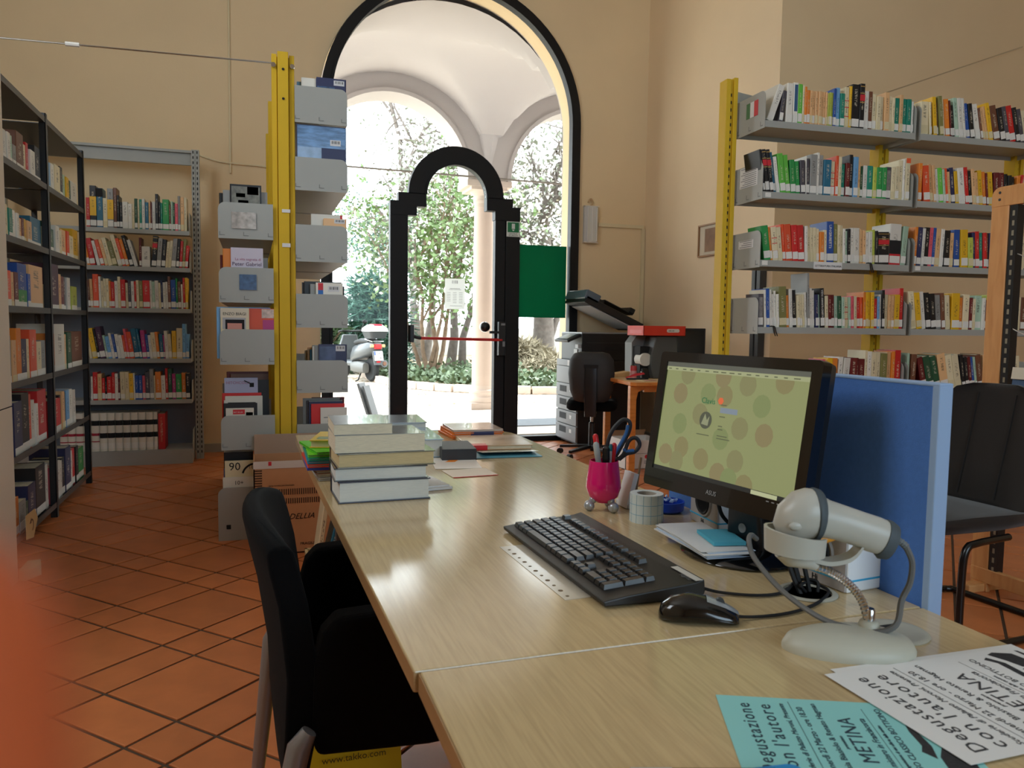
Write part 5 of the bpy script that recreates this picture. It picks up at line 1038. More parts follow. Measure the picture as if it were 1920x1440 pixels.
part('handle', MB().tube(smooth_path([D_(*p) for p in ((.03, .115), (.05, .13), (.062, .162), (.078, .170), (.088, .155), (.078, .138), (.058, .132), (.04, .118))], 5), .0048, 8), mat('handle_black', (44, 46, 50), .5), sx, smooth=50)
part('handle_inlay', MB().tube(smooth_path([D_(*p) for p in ((.053, .145), (.056, .138), (.075, .140))], 5), .0050, 8), BH, sx, smooth=50)
# tape roll
tr = thing('tape_roll', 'upright roll of clear book-covering film printed with blue grid lines', 'tape', (.826, 1.535, DZ))
GRD = mat('grid_film', (214, 226, 226), .3); GRL = mat('grid_line', (124, 178, 204), .4)
part('roll', MB().lathe([(.022, .0), (.0368, .0), (.0368, .0625), (.022, .0625), (.022, 0)], n=40, cap=False), GRD, tr, smooth=40)
b = MB()
for z in (.018, .040): b.lathe([(.0368, z), (.0371, z + .0005), (.0368, z + .0013)], n=40, cap=False)
for i in range(14):
    a = 2 * PI * i / 14; x, y = .0369 * math.cos(a), .0369 * math.sin(a); b.tube([(x, y, .0), (x, y, .0625)], .0004, 4)
tag(part('grid_lines', b, GRL, tr), kind='stuff'); part('core', MB().lathe([(.0205, .001), (.022, .001), (.022, .0615), (.0205, .0615), (.0205, .001)], n=32, cap=False), mat('core_card', (186, 178, 164), .8), tr)
dsh = thing('clip_dish', 'small blue plastic dish of clips behind the tape roll', 'dish', (.915, 1.60, DZ))
part('bowl', MB().lathe([(.03, 0), (.038, .006), (.04, .026), (.037, .026), (.034, .008), (0, .006)], n=24), mat('dish_blue', (24, 66, 176), .3), dsh, smooth=40)
b = MB(); rnd = random.Random(2)
for i in range(9): a = rnd.uniform(0, 6.3); r = rnd.uniform(0, .024); p = Vector((r * math.cos(a), r * math.sin(a), .024 + rnd.uniform(0, .006))); b.tube([p, p + Vector((rnd.uniform(-.014, .014), rnd.uniform(-.014, .014), .002))], .0028, 5)
tag(part('clips', b, mat('clip_pale', (160, 186, 220), .4), dsh), kind='stuff')
mh = thing('memo_holder', 'white card memo holder leaning beside the monitor, with a thin wooden stick', 'holder', (.855, 1.69, DZ))
part('card', MB().cbox((-.008, -.02, .042), (.012, .05, .085), Matrix.Rotation(math.radians(14), 3, 'Y')), WHITE, mh); part('base', MB().box(-.02, -.05, 0, .04, .02, .012), mat('holder_clear', (200, 204, 206), .25), mh, bevel=.003); part('stick', MB().tube([(.006, -.03, .012), (.018, -.035, .12)], .0028, 6), mat('stick_wood', (150, 120, 84), .6), mh)
# ---------------------------------------------------------------- book stack on the desk
def flat(name, label, cat, x0, y0, x1, y1, z0, th, cm, pm=PAGES, rz=0, group=None, hard=True, text=None):
    """a book lying flat, spine away from the camera, page edges to the near and right side"""
    o = thing(name, label, cat, ((x0 + x1) / 2, (y0 + y1) / 2, z0 + .0004), math.radians(rz), group); a, c = (x1 - x0) / 2, (y1 - y0) / 2; e = .004 if hard else .0005; ct = .003 if hard else .0012
    part('cover', MB().box(-a, -c, 0, a, c, ct).box(-a, -c, th - ct, a, c, th).box(-a, c - ct, ct, a, c, th - ct), cm, o, bevel=.0008)
    part('page_block', MB().box(-a + e, -c + e, ct, a - e, c - ct, th - ct), pm, o)
    return o
WP = mat('white_page_edges', (222, 224, 218), .85, var=.06, scale=60, stretch=(1, 1, 14)); CP = mat('cream_page_edges', (212, 192, 146), .85, var=.1, scale=60, stretch=(1, 1, 14))
JK = mat('dark_glossy_jacket', (44, 42, 40), .12, coat=.5); JL = mat('silver_glossy_jacket', (176, 178, 174), .12, var=.25, scale=9, coat=.6); JM = mat('mottled_glossy_jacket', (120, 116, 100), .12, var=.5, scale=10, coat=.6)
gs = 'pile of books on the desk corner'
flat('hardcover_book', 'thickest hardback with white pages, at the bottom of the desk pile', 'book', .186, 1.872, .410, 2.03, .73, .052, mat('indigo_boards', (56, 58, 74), .2), WP, 1.5, gs)
flat('hardcover_book', 'white-paged hardback second from the bottom of the desk pile', 'book', .180, 1.872, .405, 2.03, .7825, .0325, JK, WP, -1, gs)
flat('hardcover_book', 'hardback with tan page edges in the middle of the desk pile', 'book', .184, 1.868, .421, 2.03, .8155, .035, JM, CP, 1.5, gs)
flat('paperback_book', 'fat paperback with cream pages and silvery cover, second from the top of the pile', 'book', .180, 1.87, .396, 2.03, .851, .043, JL, PAGES, .5, gs, hard=False)
flat('paperback_book', 'small glossy paperback with green lower edge topping the desk pile', 'book', .180, 1.87, .318, 2.06, .8945, .026, JL, PAGES, -1, gs, hard=False)
gk = 'coloured children books beside the desk pile'
def kid(z, th, x0, x1, c, label, rz=0, pm=WP, nm='picture_book'): return flat(nm, label, 'book', x0, 2.16, x1, 2.38, z, th, mat(c[0], c[1], .35), pm, rz, gk)
z = .7305
kid(z, .008, .16, .33, ('kid_grey', (196, 200, 204)), 'pale grey thin brochure under the coloured children books', 3); z += .0085
kid(z, .010, .165, .33, ('kid_white', (220, 222, 224)), 'white folder near the bottom of the children book pile', -2); z += .0105
kid(z, .010, .15, .33, ('kid_brown', (128, 92, 72)), 'dark brown photo book in the children book pile', 4); z += .0105
kid(z, .007, .135, .33, ('kid_blue', (56, 78, 190)), 'royal blue thin picture book in the children pile', 0); z += .0075
kid(z, .009, .135, .33, ('kid_red', (222, 74, 50)), 'red-orange picture book above the royal blue one', 1); z += .0095
kid(z, .009, .138, .33, ('kid_cyan', (40, 140, 172)), 'petrol blue picture book above the red-orange one', -1); z += .0095
kid(z, .008, .138, .33, ('kid_teal', (36, 166, 132)), 'teal green picture book below the lime ones', 1); z += .0085
kid(z, .008, .14, .33, ('kid_lime', (110, 206, 40)), 'lime green picture book second in the children pile', -1); z += .0085
kid(z, .008, .142, .30, ('kid_green', (92, 196, 44)), 'bright green picture book lying askew under the fairy-tale book', 9); z += .0085
o = flat('picture_book', 'yellow fairy-tale picture book with colourful print topping the children pile', 'book', .165, 2.20, .315, 2.38, z, .022, mat('kid_yellow', (226, 192, 70), .25), PAGES, -14, gk)
part('cover_print', MB().box(-.06, -.07, .022, -.01, -.02, .0224).box(.01, -.06, .022, .05, -.01, .0224), mat('kid_print', (120, 140, 90), .3, var=.6, scale=60), o); part('red_print', MB().box(-.02, -.01, .022, .03, .04, .0224), bookmat('R'), o)
# other things on the far end
gm = 'books and magazines on the far end of the desk'
flat('hardcover_book', 'large pale blue glossy box-like book behind the desk pile', 'book', .40, 2.45, .585, 2.75, .731, .06, mat('pale_blue_gloss', (160, 186, 208), .12, coat=.6), WP, -2, gm)
flat('hardcover_book', 'silver-grey glossy volume at the back edge of the desk end', 'book', .39, 2.77, .60, 3.02, .731, .075, mat('grey_gloss', (150, 156, 164), .15, coat=.6), WP, -3, gm)
flat('box_case', 'low black cardboard slip box beside the desk pile', 'box', .50, 2.40, .585, 2.44, .731, .034, MATTE, MATTE, 0, gm) if 0 else None
o = solo('slip_box', MB().box(-.055, -.09, 0, .055, .09, .036), mat('black_card', (40, 42, 46), .5), 'low black cardboard box on the desk end before the red-spined book', 'box', (.585 + .04, 2.47, .731), math.radians(-6), bevel=.001)
b_ = flat('paperback_book', 'wide book with red spine corner and desert picture cover', 'book', .70, 2.55, .93, 2.80, .731, .016, mat('desert_cover', (196, 166, 130), .2, var=.3, scale=9), PAGES, -5, gm); part('red_corner', MB().box(-.116, -.126, .0, -.045, -.08, .0165), REDP, b_)
for i in range(4): flat('magazine', 'orange and navy magazine, ' + ('lowest', 'second', 'third', 'topmost')[i] + ' in the small stack at the desk end', 'magazine', .70 + .004 * i, 2.83, .90 + .002 * i, 3.04, .731 + i * .0085, .008, mat('orange_spine', (226, 120, 44), .3) if i != 3 else mat('tan_glossy_cover', (196, 170, 150), .15, coat=.4), WP, (2, -1, 1, -2)[i], gm)
part('navy_cover', MB().box(-.03, -.106, -.0255, .06, -.1052, .0), mat('navy_ink', (38, 40, 84), .3), [o for o in C.objects if o.name.startswith('magazine') and o.parent is None][-1])
mp_ = thing('folded_map', 'folded turquoise map booklet spread open at the desk end', 'map', (.80, 2.44, .7312), math.radians(-4))
part('cover', MB().box(-.12, -.05, 0, .10, .085, .002), mat('map_teal', (86, 150, 170), .4), mp_); part('leaf', MB().cbox((.0, .03, .008), (.19, .10, .0015), Matrix.Rotation(math.radians(-7), 3, 'X')), mat('map_leaf', (176, 178, 160), .25, var=.25, scale=20), mp_)
lf = thing('leaflet', 'white and orange leaflet lying before the black slip box', 'leaflet', (.59, 2.33, .7309), math.radians(-8)); part('sheet', MB().box(-.07, -.09, 0, .07, .1, .0015), mat('leaflet_white', (228, 220, 210), .4), lf); part('orange_flash', MB().prism([(-.03, .02), (.0, .09), (.03, .09), (.0, .02)], 'z', .0015, .0018), bookmat('O'), lf)
lf = thing('leaflet', 'red-bordered white leaflet nearest on the bare desk top', 'leaflet', (.59, 2.17, .7309), math.radians(4)); part('sheet', MB().box(-.065, -.055, 0, .07, .06, .001), mat('leaflet_cream', (222, 206, 186), .5), lf); part('red_edge', MB().box(-.065, -.056, .0, .07, -.053, .0013), REDBAND, lf)
lf = thing('paper_bundle', 'folded white papers sticking out behind the book pile', 'paper', (.43, 2.03, .7309), math.radians(10)); part('sheet', MB().box(-.06, -.07, 0, .05, .08, .006), WHITE, lf); part('sheet', MB().box(-.05, -.06, .0062, .045, .07, .010), WHITE, lf)
# ---------------------------------------------------------------- flyers
def flyer(name, label, org, tdir, m, ink, k=1.0):
    """A4 page: x along the text, y up the page"""
    x = Vector(tdir).normalized(); y = Vector((-x.y, x.x, 0)); t = thing(name, label, 'flyer', (0, 0, 0)); t.matrix_world = Matrix(((x.x * k, y.x * k, 0, org[0]), (x.y * k, y.y * k, 0, org[1]), (0, 0, 1, org[2]), (0, 0, 0, 1)))
    part('sheet', MB().box(0, -.297, 0, .21, 0, .0004), m, t)
    z = .0007; tl = lambda body, size, x_, y_, **k: lettering(body, size, (x_, y_, z), (1, 0, 0), (0, 1, 0), ink, t, extrude=.00015, **k)
    tl('Degustazione', .027, .014, -.042, space=1.2, width=.172); tl("con l'autore", .027, .014, -.070, space=1.2, width=.172)
    tl('Scuderie di Palazzo Moroni, Presente', .0105, .012, -.089, shear=.25, width=.18); part('rule', MB().box(.005, -.098, .0004, .20, -.0973, .0006), ink, t)
    tl('Venerd\u00ec 22 Marzo - ore 18.30', .0125, .02, -.113, width=.165); tl('Alessia Biasiolo & Renato Hagman', .0115, .012, -.133, width=.185); tl('presentano', .007, .08, -.144, shear=.25)
    tl('METINA', .028, .05, -.170, space=1.1, width=.11); tl('Un mistero in Franciacorta', .0125, .025, -.188, shear=.25); part('rule', MB().box(.03, -.194, .0004, .19, -.1935, .0006), ink, t)
    tl('degustazione di vini offerta dalle cantine', .0065, .04, -.203, shear=.25); tl('ROSSO CLASSICO BOTTICINO', .0115, .02, -.218, width=.17)
    def sil(pts): return MB().prism(pts, 'z', .0004, .0006)
    dkk = mat('drawing_ink', (44, 44, 46), .9, var=.4, scale=160)
    fg_ = part('drawn_figure', sil([(.02, -.262), (.045, -.248), (.075, -.25), (.10, -.262), (.135, -.262), (.15, -.255), (.152, -.268), (.13, -.275), (.10, -.280), (.075, -.288), (.04, -.285), (.025, -.275)]), dkk, t)
    part('drawn_arm', sil([(.07, -.245), (.085, -.232), (.10, -.238), (.135, -.236), (.172, -.24), (.185, -.232), (.19, -.24), (.17, -.25), (.135, -.246), (.10, -.25)]), dkk, t)
    part('drawn_hand', sil([(.155, -.262), (.175, -.258), (.196, -.25), (.2, -.262), (.19, -.285), (.165, -.288), (.15, -.275)]), dkk, t)
    part('drawn_cup', MB().strip(rrect(.005, -.258, .022, -.244, .002, 1), rrect(.007, -.256, .020, -.246, .001, 1), 'z', .0004, .0006, closed=True), dkk, t)
    return t
CYA = mat('turquoise_flyer', (142, 208, 206), .6); DI = mat('teal_ink', (34, 54, 70), .8)
d_ = Vector((.4, .917, 0))
flyer('event_flyer', 'turquoise event flyer lying on the near desk, partly under the white ones', (.511 - .4 * .21 * .82, .769 - .917 * .21 * .82, DZ + .0003), d_, CYA, DI, .82)
flyer('event_flyer', 'white event flyer just below the top one, its corner peeking out', (.684, .575, DZ + .0012), (.02, 1, 0), WHITE, mat('grey_print_ink', (58, 58, 60), .8))
flyer('event_flyer', 'white event flyer on top of the pile at the near desk edge', (.669, .563, DZ + .0022), (-.0, 1, 0), WHITE, mat('grey_print_ink', (58, 58, 60), .8))
pn = thing('ballpoint_pen', 'dark clear-barrelled pen at the bottom edge of the view, on the near desk', 'pen', (.425, .6215, DZ + .004), math.radians(-17)); part('barrel', MB().tube([(-.05, 0, 0), (.05, 0, 0)], .004, 10), INK, pn, smooth=40); part('cap', MB().tube([(-.09, 0, 0), (-.05, 0, 0)], .0045, 10), mat('clear_plastic', (180, 184, 190), .15), pn, smooth=40)
fo = thing('blue_folder', 'bright blue folder corner on the near desk below the turquoise flyer', 'folder', (.435, .572, DZ + .0032), math.radians(-6)); part('cover', MB().prism(rrect(-.06, -.1, .06, .045, .012), 'z', 0, .004), mat('folder_blue', (30, 140, 206), .35), fo)
# ================================================================ seating and office corner
FAB = mat('black_fabric', (12, 12, 13), .95, bump=.25, bscale=700, sheen=.03, spec=.1); LEGM = mat('grey_leg_metal', (150, 150, 152), .35, .6)
ac = thing('armchair', 'black upholstered tub armchair with grey metal legs pushed under the desk', 'chair', (.10, 1.62, 0))
R = []
for z, xo, cv, th in ((.30, -.035, .005, .02), (.33, -.04, .008, .05), (.43, -.047, .02, .055), (.54, -.052, .03, .055), (.67, -.074, .037, .05), (.74, -.09, .039, .05), (.79, -.103, .044, .045), (.806, -.105, .045, .022)):
    ring = []
    for i in range(13):
        s = -1 + 2 * i / 12; zz = z - (.0 if z < .7 else .028 * abs(s) ** 3 * (z - .7) / .1)
        ring.append((xo + cv * abs(s) ** 2.2 - th * .5, s * .255 * min(1, .62 + (z - .30) * 3.0), zz))
    for i in range(12, -1, -1):
        s = -1 + 2 * i / 12; zz = z - (.0 if z < .7 else .028 * abs(s) ** 3 * (z - .7) / .1)
        ring.append((xo + cv * abs(s) ** 2.2 + th * .5, s * .245 * min(1, .62 + (z - .30) * 3.0), zz))
    R.append(ring)
part('backrest', MB().rings(R), FAB, ac, smooth=70, bevel=.006)
part('seat', MB().box(.03, -.2, .37, .50, .2, .47), FAB, ac, bevel=.03, seg=4)
for s in (-1, 1):
    y0, y1 = (-.255, -.195) if s < 0 else (.195, .255)
    part('arm', MB().prism([(.0, .395), (-.01, .43), (-.005, .56), (.01, .615), (.035, .642), (.30, .655), (.48, .65), (.50, .62), (.50, .44), (.46, .40), (.2, .385)], 'y', y0, y1), FAB, ac, bevel=.012, seg=3)
for x, y, dx in ((-.015, -.272, -.115), (-.058, .225, -.055), (.44, -.21, .05), (.44, .21, .05)):
    part('leg', MB().tube([(x, y, .455 if x < .1 else .38), (x + dx * .15, y, .43 if x < .1 else .34), (x + dx, y * 1.03, 0)], [.014, .021, .013], 12), LEGM, ac, smooth=50)
bag = thing('shopping_bag', 'yellow paper shopping bag standing on the floor under the black armchair', 'bag', (.225, 1.99, 0))
part('body', MB().rings([[(x, y, 0) for x, y in ((-.125, -.08), (.125, -.08), (.125, .08), (-.125, .08))], [(x, y, .21) for x, y in ((-.12, -.05), (.12, -.05), (.12, .05), (-.12, .05))]]), mat('bag_yellow', (222, 196, 20), .5), bag)
lettering('www.takko.com', .024, (-.075, -.0795, .07), (1, 0, 0), (0, .1, 1), mat('dark_olive_ink', (90, 80, 20), .7), bag)
# carton by the rack
cx_ = thing('cardboard_box', 'open brown cardboard carton with dark stripe bands and handwriting, before the middle rack', 'box', (.235, 4.02, 0)); CARD = mat('cardboard', (200, 148, 106), .85, var=.06, scale=8); CIN = mat('carton_inside', (168, 142, 122), .9)
part('body', MB().box(-.24, 0, 0, .24, .006, .47).box(-.24, .25, 0, .24, .256, .47).box(-.24, 0, 0, -.234, .256, .47).box(.234, 0, 0, .24, .256, .47).box(-.24, 0, 0, .24, .256, .006), CARD, cx_)
part('flap', MB().cbox((0, .27, .515), (.47, .005, .11), Matrix.Rotation(math.radians(-12), 3, 'X')), CIN, cx_); part('flap', MB().cbox((.262, .12, .51), (.005, .24, .10), Matrix.Rotation(math.radians(20), 3, 'Y')), CARD, cx_)
tb = part('printed_tape', MB().box(-.241, -.002, .435, .2405, 0, .472), mat('white_tape', (218, 208, 200), .5), cx_); lettering('ZERBINI', .022, (.02, -.0035, .443), (1, 0, 0), (0, 0, 1), INK, tb); part('red_mark', MB().box(-.17, -.003, .45, -.155, -.002, .47), REDBAND, tb)
b = MB()
for i in range(34): b.box(-.13 + i * .0105, -.0015, .30, -.125 + i * .0105, 0, .33).box(-.13 + i * .0105, -.0015, .255, -.125 + i * .0105, 0, .282)
for i in range(14): b.box(-.235, -.0015, .26 + i * .0125, -.20, 0, .266 + i * .0125)
tag(part('stripe', b, mat('carton_print', (74, 50, 36), .8), cx_), kind='stuff')
lettering('carta riciclata per fotocopie', .011, (-.17, -.0012, .345), (1, 0, 0), (0, 0, 1), mat('carton_print', (74, 50, 36), .8), cx_)
lettering('MODELLIA', .04, (-.14, -.0012, .175), (1, 0, 0), (0, 0, 1), mat('marker_ink', (40, 24, 20), .8), cx_, shear=.4); lettering('FRAGILE 10', .02, (-.02, -.0012, .04), (1, 0, 0), (0, 0, 1), INK, cx_)
# books standing under the desk edge on a low crate
cr = thing('wooden_crate', 'low pale wooden crate under the far end of the desk', 'crate', (.36, 3.48, 0)); 
for z in (.02, .09): part('slat', MB().box(-.15, -.1, z, .15, -.088, z + .055).box(-.15, .088, z, .15, .1, z + .055).box(-.15, -.1, z, -.138, .1, z + .055).box(.138, -.1, z, .15, .1, z + .055), mat('crate_wood', (196, 170, 126), .7), cr)
part('base', MB().box(-.15, -.1, 0, .15, .1, .012), MC['crate_wood'], cr)
gc = 'books sticking out of the crate under the desk'
for i, (k, t, h, xx, rz_, lab) in enumerate((('C', .022, .38, -.13, -8, 'cream cover'), ('A', .03, .29, -.10, -14, 'petrol blue cover'), ('X', .016, .27, -.06, -22, 'vermilion cover'), ('W', .02, .25, -.03, -10, 'white cover'), ('W', .03, .20, .0, 0, 'pale cover'))):
    M = Matrix.Translation((.36 + xx, 3.40, .013)) @ Matrix.Rotation(math.radians(-rz_), 4, 'Y'); book(M, t, .17, h, k, 'paperback_book', f'book with {lab} standing tilted in the crate under the desk', gc, None)
# ---------------------------------------------------------------- visitor chair on the right
vc = thing('visitor_chair', 'dark grey fabric cantilever chair with black tube runners facing the desk', 'chair', (2.62, 2.36, 0), math.radians(4)); FG = mat('charcoal_fabric', (44, 40, 37), .95, bump=.3, bscale=600, sheen=.15, spec=.15)
tubep = [(-.23, -.26, .40), (-.25, -.26, .375), (-.26, -.26, .3), (-.26, -.26, .05), (-.24, -.26, .016), (-.19, -.26, .013), (.26, -.26, .013), (.33, -.25, .013), (.35, -.2, .013), (.35, .2, .013), (.33, .25, .013), (.26, .26, .013), (-.19, .26, .013), (-.24, .26, .016), (-.26, .26, .05), (-.26, .26, .3), (-.25, .26, .375), (-.23, .26, .40)]
pp = [Vector((-.0, -.24, .405)), Vector((-.16, -.255, .405))] + smooth_path(tubep, 4) + [Vector((-.16, .255, .405)), Vector((-.0, .24, .405))]
part('runner_frame', MB().tube(pp, .0135, 10), mat('black_tube', (14, 14, 15), .25), vc, smooth=50)
R = []
for x, hw, zc, hh in ((-.375, .20, .44, .012), (-.36, .235, .445, .035), (-.2, .25, .45, .042), (.0, .25, .445, .042), (.14, .235, .44, .035), (.17, .2, .44, .015)):
    R.append([(x, hw * math.copysign(abs(math.cos(2 * PI * j / 24)) ** .5, math.cos(2 * PI * j / 24)), zc + hh * math.copysign(abs(math.sin(2 * PI * j / 24)) ** .7, math.sin(2 * PI * j / 24)) + (.03 * (abs(math.cos(2 * PI * j / 24)) ** 3))) for j in range(24)])
part('seat', MB().rings(R), FG, vc, smooth=60)
R = []
for z, hw, xo, hh in ((.47, .20, .16, .012), (.49, .225, .165, .03), (.62, .25, .20, .034), (.78, .245, .235, .032), (.89, .215, .255, .028), (.93, .17, .262, .022), (.948, .10, .266, .010)):
    R.append([(xo + hh * math.copysign(abs(math.sin(2 * PI * j / 28)) ** .7, math.sin(2 * PI * j / 28)) - .05 * (abs(math.cos(2 * PI * j / 28)) ** 2), hw * math.copysign(abs(math.cos(2 * PI * j / 28)) ** .55, math.cos(2 * PI * j / 28)), z) for j in range(28)])
bk = part('backrest', MB().rings(R), FG, vc, smooth=60)
for y in (-.08, .08): part('seam', MB().tube([(.128 + .0, y, .50), (.165, y, .64), (.20, y, .78), (.228, y, .91)], .003, 6), mat('seam_dark', (22, 20, 19), .9), bk)
part('back_bracket', MB().tube([(.0, 0, .40), (.18, 0, .42), (.24, 0, .52)], .012, 8), BLACK, vc, smooth=50)
# ---------------------------------------------------------------- wooden framed display stand on the right
ws = thing('display_stand', 'beech-framed display stand with black slotted uprights and wire rests, by the right rack', 'stand', (3.1, 2.385, 0)); BEE = wood('beech', (226, 168, 108), (212, 150, 90), sc=(12, 12, 2), rough=.4)
part('leg', MB().box(-.012, .19, .0, .012, .275, 1.715), BEE, ws, bevel=.004); part('leg', MB().box(-.012, -.275, .0, .012, -.19, 1.715), BEE, ws, bevel=.004)
part('top_rail', MB().prism([(-.275, 1.70), (.275, 1.70)] + arc(.235, 1.745, .04, 0, 90, 5) + arc(-.235, 1.745, .04, 90, 180, 5), 'x', -.014, .014), BEE, ws, bevel=.003)
part('bottom_rail', MB().box(-.014, -.275, .04, .014, .275, .105), BEE, ws, bevel=.004); part('green_strip', MB().box(-.016, .03, 1.70, .016, .12, 1.787), mat('green_tape', (24, 124, 72), .5), ws)
part('bolt', MB().cyl((-.0145, .235, 1.76), (-.016, .235, 1.76), .006, n=10).cyl((-.0145, .235, 1.73), (-.016, .235, 1.73), .006, n=10), DGREY, ws)
for y in (.150, -.185):
    po = part('upright', MB().box(-.01, y, .06, .03, y + .036, 1.70), KM, ws); b = MB()
    for i in range(38): b.box(-.0115, y + .012, .10 + i * .042, -.0095, y + .022, .122 + i * .042)
    tag(part('slot', b, mat('slot_light', (150, 142, 120), .7), po), kind='stuff')
for z in (1.50, 1.18, .86, .54): part('wire_rest', MB().tube(smooth_path([(0, .165, z), (-.02, .08, z - .03), (-.03, 0, z - .04), (-.02, -.08, z - .03), (0, -.165, z)]), .0025, 6), CHROME, ws, smooth=40)
part('foot', MB().box(-.10, .20, .0, .16, .26, .035), BEE, ws, bevel=.004)
o = thing('magazine', 'small booklet with desert sunset cover resting in the wire of the wooden stand', 'magazine', (3.055, 2.385, .83), math.radians(0)); part('cover', MB().cbox((.0, .01, .09), (.006, .18, .18), Matrix.Rotation(math.radians(8), 3, 'Y')), mat('sunset_cover', (70, 96, 128), .4), o); part('title_band', MB().cbox((-.0, .01, .155), (.008, .18, .05), Matrix.Rotation(math.radians(8), 3, 'Y')), mat('cream_strip', (222, 212, 190), .6), o); part('desert_band', MB().cbox((-.0, .01, .035), (.008, .18, .06), Matrix.Rotation(math.radians(8), 3, 'Y')), mat('desert_orange', (196, 104, 60), .5), o)
# ---------------------------------------------------------------- photocopier
cp = thing('photocopier', 'tall grey and black photocopier with raised scanner lid and four paper drawers', 'copier', (3.25, 7.08, 0)); CG = mat('copier_grey', (122, 124, 126), .5); CK = mat('copier_black', (20, 20, 21), .5)
part('body', MB().box(-.33, -.25, .03, .33, .27, .83), CK, cp, bevel=.006); part('upper_body', MB().box(-.30, -.25, .83, .33, .27, 1.09), CK, cp, bevel=.006); part('glass_plate', MB().box(-.30, -.24, 1.09, .33, .26, 1.10), mat('silver_top', (150, 154, 156), .2), cp)
for i, (z0, z1) in enumerate(((.05, .20), (.205, .335), (.34, .47), (.475, .60))):
    d_ = part('drawer', MB().box(-.348, -.25, z0, -.33, .27, z1 - .004), CG, cp, bevel=.003); zc = z1 - .055
    part('handle_recess', MB().box(-.350, .0, zc - .03, -.3475, .17, zc + .03), INK, d_); part('size_tag', MB().box(-.350, -.14, zc - .018, -.3475, -.09, zc + .018), WHITE, d_)
part('front_panel', MB().box(-.348, -.25, .605, -.33, .27, .765), CG, cp, bevel=.003); part('front_panel', MB().box(-.348, -.25, .77, -.33, .27, .832), CG, cp, bevel=.003); part('label', MB().box(-.350, -.08, .775, -.3475, -.02, .828), WHITE, cp)
part('side_recess', MB().box(-.06, -.2525, .93, .12, -.249, .965), INK, cp); part('side_seam', MB().box(-.25, -.2515, 1.0, .28, -.249, 1.004), DGREY, cp); part('caster', MB().cyl((-.28, -.22, .025), (-.28, -.18, .025), .025, n=12).cyl((.28, -.22, .025), (.28, -.18, .025), .025, n=12).cyl((-.28, .2, .025), (-.28, .24, .025), .025, n=12), BLACK, cp)
RA = Matrix.Rotation(math.radians(24), 3, 'Y')
def cb2(nm, c, d, m, par=cp, bev=.006):
    p0 = Vector((.32, 0, 1.11)); return part(nm, MB().cbox(p0 + RA @ Vector(c), d, RA), m, par, bevel=bev)
# the lid swings up about its hinge at the right
ld = cb2('lid', (-.33, .01, .045), (.66, .50, .07), CK); cb2('white_platen', (-.32, .01, .006), (.52, .44, .008), mat('platen_white', (214, 216, 218), .4), ld, .001)
cb2('feeder_end', (-.60, .01, .09), (.16, .50, .09), mat('feeder_blue_sheen', (92, 108, 124), .22), ld, .012); cb2('feeder_slot', (-.50, .01, .10), (.10, .40, .03), CK, ld); cb2('paper_tray', (-.26, .05, .14), (.34, .34, .014), CK, ld); cb2('tray_edge', (-.12, .05, .17), (.06, .36, .05), CK, ld)  # bluish light reflection on the feeder end is put into its colour
q = part('control_panel', MB().cbox((-.36, -.05, 1.045), (.16, .34, .025), Matrix.Rotation(math.radians(-24), 3, 'Y')), CK, cp, bevel=.006); part('touch_screen', MB().cbox((-.365, -.05, 1.0605), (.12, .24, .004), Matrix.Rotation(math.radians(-24), 3, 'Y')), mat('panel_glass', (70, 76, 80), .3), q); part('badge', MB().box(-.345, -.24, .86, -.33, -.16, .94), mat('silver_top', (150, 154, 156), .2), cp); part('usb_port', MB().box(-.335, -.235, .95, -.30, -.17, .985), mat('usb_plate', (190, 194, 198), .4), cp)
# ---------------------------------------------------------------- little office table
tbz = .72
ot = thing('side_table', 'small orange beech table with bentwood legs beside the photocopier', 'table', (3.20, 5.99, 0)); OB = wood('orange_beech', (222, 140, 66), (204, 120, 50), sc=(3, 3, 14), rough=.35)
part('tabletop', MB().prism([(-.365, -.40), (-.335, -.45), (.46, -.48), (.46, .52), (-.12, .52), (-.28, .24)], 'z', tbz - .03, tbz), OB, ot, bevel=.006); part('pale_surface', MB().prism([(-.35, -.39), (-.325, -.44), (.45, -.465), (.45, .5), (-.115, .5), (-.27, .23)], 'z', tbz, tbz + .0015), mat('pale_birch', (222, 190, 140), .4), ot)
for x, y, dx, dy in ((-.36, -.40, 1, 1), (-.20, .40, 1, -1), (.40, -.40, -1, 1), (.40, .44, -1, -1)):
    part('leg', MB().prism([(x, 0), (x + .055 * dx, 0), (x + .055 * dx, .58), (x + .07 * dx, .64), (x + .12 * dx, .66), (x + .12 * dx, .69), (x, .69)], 'y', y, y + .05), OB, ot, bevel=.005); 
part('apron', MB().box(-.24, -.40, .64, .28, -.375, .69), OB, ot)
pr = thing('printer', 'curved grey desktop printer with paper roll on the orange table', 'printer', (3.28, 6.1, tbz + .002)); PG = mat('printer_grey', (86, 90, 90), .5)
part('housing', MB().prism([(-.05, 0), (-.075, .1), (-.07, .22), (-.03, .36), (.17, .36), (.18, 0)], 'y', -.16, .16), PG, pr, smooth=20, bevel=.006); part('front_cheek', MB().prism([(-.16, .0), (-.165, .3), (-.12, .36), (-.03, .36), (-.07, .22), (-.075, .1), (-.05, 0)], 'y', .03, .16), mat('printer_light', (130, 134, 134), .5), pr); part('dark_opening', MB().prism([(-.15, .0), (-.15, .27), (-.06, .27), (-.075, .1), (-.05, 0)], 'y', -.10, .03), INK, pr)
part('paper_roll', MB().cyl((-.11, -.13, .16), (-.11, -.02, .16), .055, n=20), mat('roll_white', (226, 224, 216), .6), pr, smooth=40)
rb = thing('carton_lid', 'orange-red open carton lid lying on top of the grey printer', 'box', (3.31, 6.06, 1.084)); RO = mat('red_orange_card', (226, 62, 42), .5); b = MB()
